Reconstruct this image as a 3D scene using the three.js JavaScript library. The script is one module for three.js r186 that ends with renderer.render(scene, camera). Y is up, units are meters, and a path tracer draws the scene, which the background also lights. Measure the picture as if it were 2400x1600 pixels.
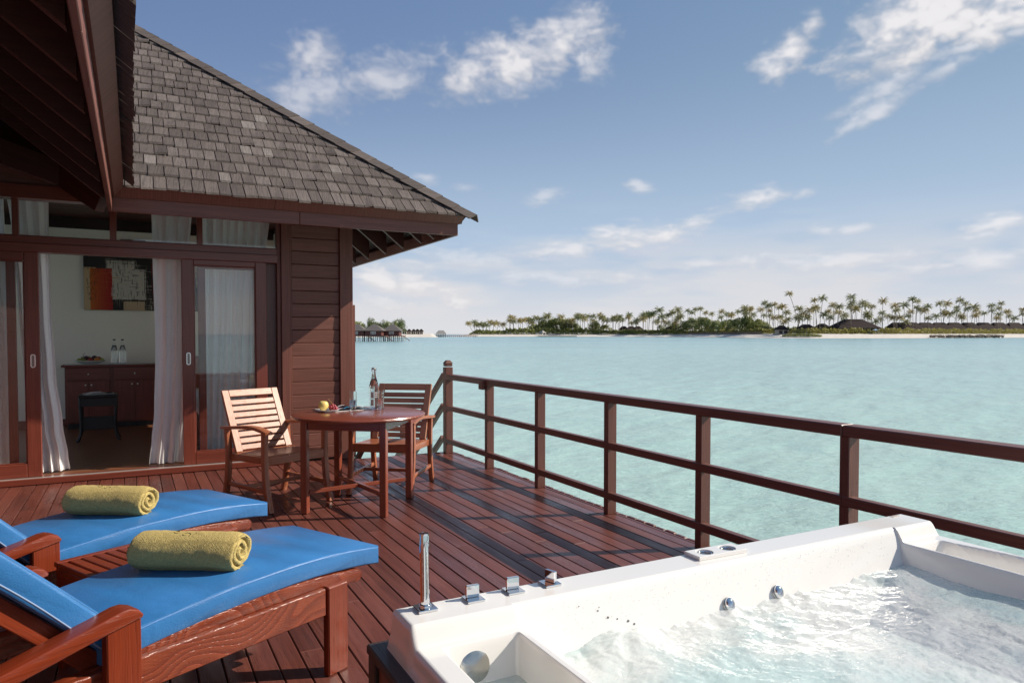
import * as THREE from 'three';
import { mergeGeometries, mergeVertices, toCreasedNormals } from 'three/addons/utils/BufferGeometryUtils.js';

// ---------------------------------------------------------------- camera, sky, sun, exposure
const scene = new THREE.Scene();
const DEG = Math.PI / 180;
const HEAD = 28.0 * DEG, DIP = 1.7055 * DEG;            // heading (from -z towards +x) and downward tilt
const camera = new THREE.PerspectiveCamera(2 * Math.atan(833.2 / 1672) / DEG, 2400 / 1666.4, 0.05, 20000);
camera.position.set(0, 1.36, 0);
camera.lookAt(Math.sin(HEAD) * Math.cos(DIP), 1.36 - Math.sin(DIP), -Math.cos(HEAD) * Math.cos(DIP));
camera.setViewOffset(2400, 1666.4, 0, 0, 2400, 1600);   // the lens is shifted a little upwards
scene.add(camera);
const renderer = new THREE.WebGLRenderer({ antialias: true });
renderer.toneMapping = THREE.LinearToneMapping;
renderer.toneMappingExposure = 1.25;
renderer.shadowMap.enabled = true;

const SUN = new THREE.Vector3(0.767, 0.575, 0.284).normalize();
const sun = new THREE.DirectionalLight(new THREE.Color(1.0, 0.9, 0.77), 4.9);
sun.position.copy(SUN).multiplyScalar(60);
sun.castShadow = true;
sun.shadow.mapSize.set(4096, 4096);
Object.assign(sun.shadow.camera, { left: -14, right: 14, top: 14, bottom: -14, near: 1, far: 140 });
scene.add(sun, sun.target);

// ---------------------------------------------------------------- numbers and noise
function rng(seed) { let a = seed >>> 0; return () => { a = (a + 0x6D2B79F5) >>> 0; let t = Math.imul(a ^ (a >>> 15), 1 | a); t = (t + Math.imul(t ^ (t >>> 7), 61 | t)) ^ t; return ((t ^ (t >>> 14)) >>> 0) / 4294967296; }; }
const clamp = (x, a = 0, b = 1) => Math.min(b, Math.max(a, x));
const mix = (a, b, t) => a + (b - a) * t;
const smooth = (a, b, x) => { const t = clamp((x - a) / (b - a)); return t * t * (3 - 2 * t); };
const PERM = new Float32Array(65536); { const r = rng(99); for (let i = 0; i < 65536; i++) PERM[i] = r(); }
const hash2 = (x, y) => PERM[((x * 73856093) ^ (y * 19349663)) & 65535];
const wrap = (i, p) => ((i % p) + p) % p;
function vn(x, y, px = 4096, py = 4096, s = 0) {         // value noise that repeats every px, py
  const xi = Math.floor(x), yi = Math.floor(y), fx = x - xi, fy = y - yi;
  const u = fx * fx * fx * (fx * (fx * 6 - 15) + 10), v = fy * fy * fy * (fy * (fy * 6 - 15) + 10);
  const x0 = wrap(xi, px) + s * 131, x1 = wrap(xi + 1, px) + s * 131, y0 = wrap(yi, py) + s * 57, y1 = wrap(yi + 1, py) + s * 57;
  const a = hash2(x0, y0), b = hash2(x1, y0), c = hash2(x0, y1), d = hash2(x1, y1);
  return a + (b - a) * u + (c - a) * v + (a - b - c + d) * u * v;
}
function fbm(x, y, px, py, n = 4, s = 0) { let t = 0, w = 0.5, sum = 0; for (let i = 0; i < n; i++) { t += w * vn(x, y, px, py, s + i * 7); sum += w; x *= 2; y *= 2; px *= 2; py *= 2; w *= 0.5; } return t / sum; }

// ---------------------------------------------------------------- sky: air, haze and clouds, all round
function makeSky(W, Hh) {
  const data = new Float32Array(W * Hh * 4);
  const clouds = [[12.5,20.3,1.89,1.56,30,0.75],[11.6,17.8,2.23,1.46,20,0.6],[13.1,17.9,1.93,1.33,0,0.6],[17.7,19.4,2.76,1.50,15,0.65],[19.9,19.3,1.31,0.61,15,0.5],
    [25.0,20.0,2.79,1.39,10,0.95],[28.8,20.7,3.60,1.68,15,1.05],[32.3,21.6,2.43,1.80,35,1.05],[33.5,22.8,1.44,1.32,50,0.8],[34.5,20.0,1.31,1.07,0,0.85],[28.8,19.1,2.97,0.78,5,0.5],
    [47.7,19.3,1.08,1.10,40,0.9],[49.1,20.4,1.22,1.06,50,1.05],[50.4,21.6,0.90,0.72,30,1.05],
    [55.4,20.2,2.9,1.5,25,1.2],[58.4,20.8,4.4,2.0,15,1.35],[62.3,20.2,3.6,1.6,10,1.25],[54.0,19.2,1.77,0.50,10,0.8],[61.4,18.7,2.47,0.30,10,0.7],
    [56.1,17.2,2.64,0.54,22,0.62],[59.2,17.5,1.70,0.37,20,0.6],[53.3,16.1,1.51,0.42,25,0.5],[54.9,15.4,1.80,0.62,30,0.65],[53.2,14.6,1.22,0.37,35,0.5]];
  const low = [[46.7,10.1,2.77,0.61,6,0.9],[50.1,10.2,0.89,0.35,25,0.7],[38.2,11.4,0.81,0.49,-20,0.6],[30.6,10.7,1.37,0.47,8,0.5],[21.1,12.0,0.88,0.36,0,0.45],[24.1,11.5,0.85,0.30,0,0.35],
    [32.3,6.7,4.50,0.69,3,0.8],[37.5,7.6,4.79,0.94,7,1.0],[42.4,8.5,1.67,0.51,8,0.9],[29.9,6.5,2.08,0.41,3,0.6],
    [17.5,4.4,2.40,1.08,-10,1.0],[20.2,3.9,2.42,1.43,-15,1.0],[23.3,2.7,2.09,0.90,-20,0.8],[17.8,2.3,2.41,1.01,0,0.6],
    [62.1,7.2,2.15,0.52,10,0.85],[61.1,6.5,1.74,0.29,5,0.5],[51.4,7.5,0.95,0.40,0,0.5],[53.2,7.4,1.25,0.34,5,0.55],[45.7,5.5,5.30,0.44,2,0.5],[52.3,5.3,6.34,0.63,4,0.55],[59.9,4.7,5.91,0.63,4,0.6],[32.3,4.4,6.95,0.55,0,0.5],[23.6,6.1,4.51,0.69,-10,0.45]];
  const r = rng(5);
  for (let az = 80; az < 355; az += 6 + r() * 6) {      // the same sort of sky goes on outside the view
    const el = 12 + r() * 18, s = 0.7 + r() * 0.45, a = 2 + r() * 3;
    for (let k = 0; k < 4; k++) clouds.push([az + (r() - 0.5) * 6, el + (r() - 0.5) * 2.4, a * (0.6 + r() * 0.6), 0.8 + r() * 0.9, 10 + r() * 20, s]);
    low.push([az + r() * 4, 3 + r() * 6, 3 + r() * 4, 0.4 + r() * 0.5, r() * 6, 0.5 + r() * 0.5]);
  }
  const cover = new Float32Array(W * Hh), edge = new Float32Array(W * Hh);
  const px = W / 360, py = Hh / 180;
  for (const [list, kx, ky] of [[clouds, 0.55, 0.8], [low, 0.45, 1.3]]) for (const [az, el, a, b, rot, s] of list) {
    const ce = Math.cos(el * DEG), ct = Math.cos(rot * DEG), st = Math.sin(rot * DEG), R = Math.max(a, b) * 1.9;
    const yc = (el + 90) * py, xc = (az - 90 + 180) * px;   // azimuth runs from -z to +x, the map from +x to +z
    for (let j = Math.floor(yc - R * py); j <= yc + R * py; j++) for (let i = Math.floor(xc - R * px / ce); i <= xc + R * px / ce; i++) {
      if (j < 0 || j >= Hh) continue;
      const dx = (i - xc) / px * ce, dy = (j - yc) / py;
      const E = j / py - 90, A = i / px * ce;
      const wx = (fbm(A * 0.35 + 40, E * 0.5, 4096, 4096, 3, 3) - 0.5) * 2.4, wy = (fbm(A * 0.35 + 9, E * 0.5 + 30, 4096, 4096, 3, 5) - 0.5) * 1.5;
      const u = ((dx + wx * 0.5 * Math.min(1, b)) * ct + (dy + wy * 0.5 * b) * st) / a, v = (-(dx) * st + (dy + wy * 0.6 * b) * ct) / b;
      const q = 1 - Math.sqrt(u * u + v * v) / 1.25;
      if (q < -0.6) continue;
      const n = 0.55 * fbm(A * kx + wx * 0.35 + 100, E * ky + wy * 0.35 + 50, 4096, 4096, 5, 11) + 0.45 * fbm(A * kx * 2.6 + wx * 1.1 + 200, E * ky * 3.0 - wx * 0.7 + 150, 4096, 4096, 5, 17) - 0.5;
      const d = q * 1.1 + n * 2.3 + 0.12;
      const al = smooth(-0.22, 1.5, d) * s;
      const at = j * W + wrap(i, W);
      if (al > cover[at]) { cover[at] = al; edge[at] = clamp(d * 0.9 + v * 0.25); }
    }
  }
  const sunAz = Math.atan2(SUN.x, -SUN.z);
  for (let j = 0; j < Hh; j++) {
    const E = ((j + 0.5) / Hh - 0.5) * 180, e = Math.max(E, 0);
    for (let i = 0; i < W; i++) {
      const az = ((i + 0.5) / W - 0.5) * 2 * Math.PI + Math.PI / 2, at = (j * W + i) * 4;
      const toward = 0.5 + 0.5 * Math.cos(az - sunAz);         // 1 on the sun's side
      const k = mix(1.0, 1.75, toward * toward);
      const t = 1 - Math.exp(-e / (mix(10.0, 15.5, toward)));   // 0 at the horizon, 1 high up
      const hz = [0.68, 0.685, 0.71], md = [0.40, 0.52, 0.675], up = [0.118 * k, 0.190 * k, 0.355 * mix(1, 1.3, toward)];
      let c = [0, 1, 2].map((n) => t < 0.45 ? mix(hz[n], md[n], smooth(0, 0.45, t)) : mix(md[n], up[n], smooth(0.40, 0.92, t)));
      const A = az / DEG, veil = e > 11 ? 0 : smooth(11, 2.5, e) * 0.75 * smooth(0.3, 0.65, fbm(wrap(A, 360) * 0.1, E * 0.55, 36, 4096, 5, 21)) * (E > 0 ? 1 : 0);
      c = c.map((x, n) => mix(x, [0.70, 0.69, 0.705][n], veil));
      const cv = clamp(cover[j * W + i]), ed = edge[j * W + i];
      const wht = mix(0.58, 0.80, ed) * mix(0.94, 1.12, toward);
      const cc = [wht * 1.0, wht * 0.965, wht * 0.965];
      c = c.map((x, n) => mix(x, Math.max(x, cc[n]), cv * 0.88));
      if (E < 0) { c = [0.42, 0.47, 0.47]; }
      data[at] = c[0] * 0.86; data[at + 1] = c[1] * 0.86; data[at + 2] = c[2] * 0.86; data[at + 3] = 1;
    }
  }
  const t = new THREE.DataTexture(data, W, Hh, THREE.RGBAFormat, THREE.FloatType);
  t.mapping = THREE.EquirectangularReflectionMapping;
  t.magFilter = t.minFilter = THREE.LinearFilter; t.wrapS = THREE.RepeatWrapping; t.needsUpdate = true;
  return t;
}
const sky = makeSky(4096, 2048);
scene.background = sky; scene.environment = sky;

// ---------------------------------------------------------------- naming, tagging
const taken = new Map();
function numbered(name) { const n = taken.get(name) || 0; taken.set(name, n + 1); return n ? `${name}_${String(n).padStart(3, '0')}` : name; }
function thing(name, label, category, at = [0, 0, 0], turn = 0, group) {
  const o = new THREE.Group(); o.name = numbered(name); o.position.set(...at); o.rotation.y = turn;
  o.userData = { label, category }; if (group) o.userData.group = group;
  scene.add(o); return o;
}
function setting(name) { const o = new THREE.Group(); o.name = numbered(name); o.userData = { kind: 'structure' }; scene.add(o); return o; }
function part(parent, name, geo, mat, at, rot) {
  const m = new THREE.Mesh(geo, mat); m.name = name; m.castShadow = m.receiveShadow = true;
  if (at) m.position.set(...at); if (rot) m.rotation.set(...rot);
  parent.add(m); return m;
}
function copyOf(src, label, at, turn = 0, scale) {
  const c = src.clone(); c.name = numbered(src.name.replace(/_\d{3}$/, '')); c.userData = { ...src.userData, label };
  c.position.set(...at); c.rotation.y = turn; if (scale) c.scale.setScalar(scale);
  scene.add(c); return c;
}

// ---------------------------------------------------------------- geometry helpers
const R = rng(2024);
function uvBox(g, grain, off) {                          // uv in metres by the dominant axis of each face, u along the grain
  const p = g.attributes.position, n = g.attributes.normal, uv = new Float32Array(p.count * 2);
  const ax = { x: 0, y: 1, z: 2 }[grain], o1 = off ? off[0] : R() * 7, o2 = off ? off[1] : R() * 7;
  for (let i = 0; i < p.count; i++) {
    const a = [p.getX(i), p.getY(i), p.getZ(i)], m = [Math.abs(n.getX(i)), Math.abs(n.getY(i)), Math.abs(n.getZ(i))];
    const d = m[0] >= m[1] && m[0] >= m[2] ? 0 : m[1] >= m[2] ? 1 : 2;
    const others = [0, 1, 2].filter((k) => k !== d);
    let u, v;
    if (d === ax) { u = a[others[0]] * 0.3; v = a[others[1]]; } else { u = a[ax]; v = a[others.find((k) => k !== ax)]; }
    uv[2 * i] = u + o1; uv[2 * i + 1] = v + o2;
  }
  g.setAttribute('uv', new THREE.BufferAttribute(uv, 2)); return g;
}
function box(w, h, d, { c = 0.003, grain, at, rot, off } = {}) {   // a box with chamfered edges, flat shaded
  const H = [w / 2, h / 2, d / 2]; c = Math.min(c, w * 0.45, h * 0.45, d * 0.45);
  const pos = [];
  const tri = (a, b, q) => pos.push(...a, ...b, ...q);
  const face = (a, b, q, e, out) => { const ab = [0, 1, 2].map((k) => b[k] - a[k]), ac = [0, 1, 2].map((k) => q[k] - a[k]);
    const cr = [ab[1] * ac[2] - ab[2] * ac[1], ab[2] * ac[0] - ab[0] * ac[2], ab[0] * ac[1] - ab[1] * ac[0]];
    if (cr[0] * out[0] + cr[1] * out[1] + cr[2] * out[2] < 0) { tri(a, q, b); if (e) tri(a, e, q); } else { tri(a, b, q); if (e) tri(a, q, e); } };
  const P = (a, s, b, sb, e, se) => { const v = [0, 0, 0]; v[a] = s * H[a]; v[b] = sb * (H[b] - c); v[e] = se * (H[e] - c); return v; };
  for (let a = 0; a < 3; a++) { const b = (a + 1) % 3, e = (a + 2) % 3; for (const s of [-1, 1]) { const out = [0, 0, 0]; out[a] = s; face(P(a, s, b, -1, e, -1), P(a, s, b, 1, e, -1), P(a, s, b, 1, e, 1), P(a, s, b, -1, e, 1), out); } }
  if (c > 0) {
    for (let e = 0; e < 3; e++) { const a = (e + 1) % 3, b = (e + 2) % 3; for (const s of [-1, 1]) for (const t of [-1, 1]) { const out = [0, 0, 0]; out[a] = s; out[b] = t; face(P(a, s, b, t, e, -1), P(b, t, a, s, e, -1), P(b, t, a, s, e, 1), P(a, s, b, t, e, 1), out); } }
    for (const s of [-1, 1]) for (const t of [-1, 1]) for (const u of [-1, 1]) face(P(0, s, 1, t, 2, u), P(1, t, 0, s, 2, u), P(2, u, 0, s, 1, t), null, [s, t, u]);
  }
  const g = new THREE.BufferGeometry(); g.setAttribute('position', new THREE.Float32BufferAttribute(pos, 3)); g.computeVertexNormals();
  uvBox(g, grain || (w >= h && w >= d ? 'x' : h >= d ? 'y' : 'z'), off);
  return place(g, at, rot);
}
function place(g, at, rot) {
  if (rot) { const e = new THREE.Matrix4().makeRotationFromEuler(new THREE.Euler(...rot)); g.applyMatrix4(e); }
  if (at) g.translate(...at); return g;
}
const span = (x0, x1, y0, y1, z0, z1, o = {}) => box(x1 - x0, y1 - y0, z1 - z0, { ...o, at: [(x0 + x1) / 2, (y0 + y1) / 2, (z0 + z1) / 2] });
function merge(list) {
  const l = list.map((g) => { g = g.index ? g.toNonIndexed() : g; for (const k of Object.keys(g.attributes)) if (!['position', 'normal', 'uv'].includes(k)) g.deleteAttribute(k); if (!g.attributes.uv) g.setAttribute('uv', new THREE.BufferAttribute(new Float32Array(g.attributes.position.count * 2), 2)); return g; });
  return mergeGeometries(l, false);
}
const V = (x, y, z) => new THREE.Vector3(x, y, z);
function beam(a, b, w, h, { c = 0.003, up = V(0, 1, 0) } = {}) { // a squared bar from a to b; h is measured towards up
  const A = V(...a), B = V(...b), len = A.distanceTo(B), x = B.clone().sub(A).normalize(), z = x.clone().cross(up).normalize(), y = z.clone().cross(x);
  const g = box(len, h, w, { c, grain: 'x' });
  g.applyMatrix4(new THREE.Matrix4().makeBasis(x, y, z).setPosition(A.add(B).multiplyScalar(0.5))); return g;
}
function prism(pts, depth, { bevel = 0.003, seg = 1, crease = 0.6 } = {}) { // outline in x, y pushed along z, centred on z = 0
  const s = new THREE.Shape(pts.map((p) => new THREE.Vector2(p[0], p[1])));
  let g = new THREE.ExtrudeGeometry(s, { depth: depth - 2 * bevel, bevelEnabled: bevel > 0, bevelSize: bevel, bevelThickness: bevel, bevelOffset: -bevel, bevelSegments: seg, steps: 1 });
  g.translate(0, 0, -(depth - 2 * bevel) / 2);
  g = toCreasedNormals(g, crease); return uvBox(g, 'x');
}
function tube(pts, r, seg = 24, rad = 8, closed = false) { return new THREE.TubeGeometry(new THREE.CatmullRomCurve3(pts.map((p) => V(...p)), closed), seg, r, rad, closed); }
function lathe(pts, n = 24) { return new THREE.LatheGeometry(pts.map((p) => new THREE.Vector2(...p)), n); }
function grid(nu, nv, fn) {                               // smooth sheet from fn(u, v) -> [x, y, z]
  const pos = [], uv = [], idx = [];
  for (let j = 0; j <= nv; j++) for (let i = 0; i <= nu; i++) { pos.push(...fn(i / nu, j / nv)); uv.push(i / nu, j / nv); }
  for (let j = 0; j < nv; j++) for (let i = 0; i < nu; i++) { const a = j * (nu + 1) + i, b = a + 1, c = a + nu + 1, d = c + 1; idx.push(a, b, d, a, d, c); }
  const g = new THREE.BufferGeometry(); g.setAttribute('position', new THREE.Float32BufferAttribute(pos, 3)); g.setAttribute('uv', new THREE.Float32BufferAttribute(uv, 2)); g.setIndex(idx); g.computeVertexNormals(); return g;
}

// ---------------------------------------------------------------- textures and materials
const enc = (x) => Math.round(255 * clamp(x <= 0.0031308 ? 12.92 * x : 1.055 * Math.pow(x, 1 / 2.4) - 0.055));
function texture(w, h, fn, { srgb = false, rep } = {}) {
  const d = new Uint8Array(w * h * 4);
  for (let j = 0; j < h; j++) for (let i = 0; i < w; i++) { const c = fn(i / w, j / h), k = (j * w + i) * 4; for (let n = 0; n < 3; n++) { const x = Array.isArray(c) ? c[n] : c; d[k + n] = srgb ? enc(x) : Math.round(255 * clamp(x)); } d[k + 3] = 255; }
  const t = new THREE.DataTexture(d, w, h, THREE.RGBAFormat, THREE.UnsignedByteType);
  t.wrapS = t.wrapT = THREE.RepeatWrapping; t.magFilter = t.minFilter = THREE.LinearFilter; if (srgb) t.colorSpace = THREE.SRGBColorSpace; if (rep) t.repeat.set(...rep); t.needsUpdate = true; return t;
}
function grainAt(u, v, s) {
  const w = fbm(u * 3, v * 4, 3, 4, 3, s) - 0.5;
  const streak = fbm(u * 4, v * 56 + w * 5, 4, 56, 4, s + 1), pore = vn(u * 20, v * 180, 20, 180, s + 2), blotch = fbm(u * 3, v * 3, 3, 3, 3, s + 4);
  return { streak, pore: pore > 0.86 ? 1 : 0, blotch };
}
const tWood = texture(512, 512, (u, v) => { const g = grainAt(u, v, 1); const k = 0.62 + 0.5 * g.streak + 0.22 * (g.blotch - 0.5) - 0.12 * g.pore; return [k, k * (0.92 + 0.12 * g.streak), k * (0.9 + 0.14 * g.streak)]; }, { srgb: true, rep: [0.8, 3.2] });
const tWoodBump = texture(512, 512, (u, v) => { const g = grainAt(u, v, 1); return 0.35 + 0.5 * g.streak - 0.35 * g.pore; }, { rep: [0.8, 3.2] });
const tDeck = texture(1024, 512, (u, v) => { const g = grainAt(u, v, 9), wear = smooth(0.55, 0.75, fbm(u * 6, v * 6, 6, 6, 5, 33)), scr = vn(u * 40, v * 90, 40, 90, 41) > 0.955 ? 1 : 0; const k = 0.56 + 0.5 * g.streak + 0.42 * (g.blotch - 0.5) - 0.16 * g.pore; return [k + wear * 0.13 + scr * 0.26, k * 0.95 + wear * 0.18 + scr * 0.36, k * 0.93 + wear * 0.20 + scr * 0.4]; }, { srgb: true, rep: [0.55, 1.7] });
const tDeckBump = texture(1024, 512, (u, v) => { const g = grainAt(u, v, 9); return 0.3 + 0.5 * g.streak + 0.25 * (g.blotch - 0.5) - 0.3 * g.pore; }, { rep: [0.55, 1.7] });
const tDeckRough = texture(512, 512, (u, v) => 0.52 + 0.8 * (fbm(u * 5, v * 7, 5, 7, 5, 61) - 0.5), { rep: [0.31, 0.9] });
const tFlame = texture(1024, 512, (u, v) => {             // flat-sawn figure: nested flame lines
  const f = (v * 2 + 4.4 * (fbm(u * 4, v * 2, 4, 2, 2, 71) - 0.5) + 0.4 * (fbm(u * 10, v * 6, 10, 6, 3, 75) - 0.5)) * 2.5, t = f - Math.floor(f);
  const fleck = vn(u * 90, v * 240, 90, 240, 77) > 0.72 ? 0.16 * vn(u * 14, v * 14, 14, 14, 79) : 0;
  const line = smooth(0.10, 0.0, t) + smooth(0.94, 1.0, t); const k = 0.5 + 0.5 * t + 0.42 * line + fleck; return [k, k * (0.78 + 0.34 * t), k * (0.7 + 0.4 * t)]; }, { srgb: true, rep: [0.75, 2.2] });
const tFlameBump = texture(1024, 512, (u, v) => { const f = (v * 2 + 4.4 * (fbm(u * 4, v * 2, 4, 2, 2, 71) - 0.5) + 0.4 * (fbm(u * 10, v * 6, 10, 6, 3, 75) - 0.5)) * 2.5, t = f - Math.floor(f); return 0.4 + 0.4 * t - 0.3 * (vn(u * 90, v * 240, 90, 240, 77) > 0.72 ? 1 : 0); }, { rep: [0.75, 2.2] });
const tShake = texture(512, 512, (u, v) => { const g = grainAt(u, v, 15), lich = smooth(0.60, 0.74, fbm(u * 22, v * 22, 22, 22, 3, 91)) * smooth(0.42, 0.6, fbm(u * 3, v * 3, 3, 3, 2, 95)); const k = 0.5 + 0.7 * g.streak + 0.35 * (g.blotch - 0.5) - 0.2 * g.pore; return [mix(k, 1.5, lich * 0.75), mix(k, 1.5, lich * 0.75), mix(k, 1.48, lich * 0.75)]; }, { srgb: true, rep: [0.9, 2.2] });
const tShakeBump = texture(512, 512, (u, v) => { const g = grainAt(u, v, 15); return g.streak - 0.4 * g.pore; }, { rep: [0.9, 2.2] });
const tLeather = texture(256, 256, (u, v) => 0.5 + 0.5 * fbm(u * 60, v * 60, 60, 60, 2, 5) - 0.25 * smooth(0.6, 0.8, vn(u * 40, v * 40, 40, 40, 8)), { rep: [4, 4] });
const pile = (u, v) => { const a = vn(u * 64, v * 64, 64, 64, 3), b = vn(u * 120, v * 120, 120, 120, 6), c = vn(u * 16, v * 16, 16, 16, 9); return 0.45 * a + 0.35 * b + 0.2 * c; };
const vinyl = (u, v) => { const w = fbm(u * 3, v * 3, 3, 3, 3, 5) - 0.5; return 0.55 * fbm(u * 4 + w, v * 5 + w, 4, 5, 3, 7) + 0.30 * (1 - Math.abs(2 * fbm(u * 9 + 2 * w, v * 7 + 2 * w, 9, 7, 3, 9) - 1)) + 0.05 * vn(u * 230, v * 230, 230, 230, 2); };
const tVinyl = texture(1024, 1024, vinyl, { rep: [1.1, 1.1] }), tFade = texture(512, 512, (u, v) => { const k = 0.84 + 0.34 * (fbm(u * 4, v * 4, 4, 4, 5, 15) - 0.25) + (vn(u * 70, v * 110, 70, 110, 4) > 0.975 ? 0.12 : 0); return [k * 1.02, k, k * 0.985]; }, { srgb: true, rep: [1.1, 1.1] });
const tTerry = texture(512, 512, pile, { rep: [6.5, 6.5] }), tTerryTint = texture(512, 512, (u, v) => { const k = 0.80 + 0.30 * smooth(0.25, 0.75, pile(u, v)); return [k, k * 0.99, k * 0.95]; }, { srgb: true, rep: [6.5, 6.5] });
const tLinen = texture(256, 256, (u, v) => 0.5 + 0.25 * vn(u * 128, v * 6, 128, 6, 2) + 0.25 * vn(u * 6, v * 128, 6, 128, 4), { rep: [3, 3] });
const tPlaster = texture(256, 256, (u, v) => fbm(u * 20, v * 20, 20, 20, 4, 12), { rep: [1, 1] });
function woodMat(rgb, rough, { map = tWood, bump = tWoodBump, bs = 0.0008, coat = 0, rmap } = {}) {
  return new THREE.MeshPhysicalMaterial({ color: new THREE.Color().setRGB(...rgb), roughness: rough, map, bumpMap: bump, bumpScale: bs, clearcoat: coat, clearcoatRoughness: 0.22, ...(rmap ? { roughnessMap: rmap } : {}) });
}
const plain = (rgb, rough, o = {}) => new THREE.MeshPhysicalMaterial({ color: new THREE.Color().setRGB(...rgb), roughness: rough, ...o });
const M = {
  deck: [[0.155, 0.048, 0.034], [0.135, 0.042, 0.031], [0.17, 0.056, 0.041], [0.15, 0.053, 0.041], [0.125, 0.037, 0.027]].map((c) => woodMat(c, 0.72, { map: tDeck, bump: tDeckBump, bs: 0.0012, rmap: tDeckRough })),
  deckUnder: plain([0.03, 0.018, 0.014], 0.9),
  rail: woodMat([0.165, 0.062, 0.045], 0.42), siding: [[0.21, 0.082, 0.058], [0.19, 0.072, 0.05], [0.225, 0.09, 0.066]].map((c) => woodMat(c, 0.5)),
  fascia: woodMat([0.20, 0.075, 0.055], 0.5), post: woodMat([0.20, 0.072, 0.05], 0.48), door: woodMat([0.20, 0.047, 0.028], 0.34, { bs: 0.0004, coat: 0.25 }),
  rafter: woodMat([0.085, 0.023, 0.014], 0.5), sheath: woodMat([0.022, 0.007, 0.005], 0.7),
  shake: [[0.126, 0.099, 0.087], [0.106, 0.083, 0.073], [0.148, 0.119, 0.106], [0.09, 0.07, 0.061], [0.205, 0.174, 0.158]].map((c) => woodMat(c, 0.82, { map: tShake, bump: tShakeBump, bs: 0.0025 })),
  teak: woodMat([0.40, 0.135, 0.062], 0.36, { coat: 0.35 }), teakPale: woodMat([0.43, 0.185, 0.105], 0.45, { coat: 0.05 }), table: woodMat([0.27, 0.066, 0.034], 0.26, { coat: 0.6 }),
  mahog: woodMat([0.215, 0.034, 0.011], 0.34, { coat: 0.12 }), flame: woodMat([0.235, 0.046, 0.018], 0.34, { map: tFlame, bump: tFlameBump, bs: 0.0014, coat: 0.12 }),
  blue: plain([0.035, 0.185, 0.47], 0.40, { clearcoat: 0.25, clearcoatRoughness: 0.35, map: tFade, bumpMap: tVinyl, bumpScale: 0.006, specularIntensity: 0.9 }), blueDark: plain([0.012, 0.02, 0.06], 0.6), seam: plain([0.05, 0.20, 0.5], 0.5),
  terry: plain([0.52, 0.40, 0.145], 0.95, { map: tTerryTint, bumpMap: tTerry, bumpScale: 0.003, sheen: 0.5, sheenColor: new THREE.Color(0.7, 0.6, 0.3), sheenRoughness: 0.6 }),
  white: plain([0.80, 0.785, 0.755], 0.16, { clearcoat: 0.5, clearcoatRoughness: 0.08 }), chrome: plain([0.75, 0.76, 0.78], 0.06, { metalness: 1 }), chromeDull: plain([0.55, 0.54, 0.5], 0.22, { metalness: 1 }), steel: plain([0.62, 0.6, 0.57], 0.25, { metalness: 1 }),
  glass: plain([0.96, 0.97, 0.965], 0.01, { transmission: 1, thickness: 0, ior: 1.5 }), tumbler: plain([0.97, 0.985, 0.98], 0.0, { transmission: 1, thickness: 0.003, ior: 1.48 }),
  water: plain([0.97, 0.99, 0.99], 0.0, { transmission: 1, thickness: 0.05, ior: 1.33 }),
  curtain: plain([0.97, 0.96, 0.95], 0.95, { transmission: 0.12, thickness: 0, bumpMap: tLinen, bumpScale: 0.0006 }),
  plaster: plain([0.93, 0.84, 0.72], 0.9, { bumpMap: tPlaster, bumpScale: 0.0008 }),
  floorIn: woodMat([0.235, 0.092, 0.042], 0.35, { coat: 0.2 }), cabinet: woodMat([0.21, 0.048, 0.03], 0.38, { coat: 0.2 }), black: plain([0.02, 0.019, 0.019], 0.4), ceramic: plain([0.78, 0.78, 0.76], 0.2),
  paper: plain([0.75, 0.75, 0.73], 0.6), dark: plain([0.02, 0.017, 0.015], 0.7)
};

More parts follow.
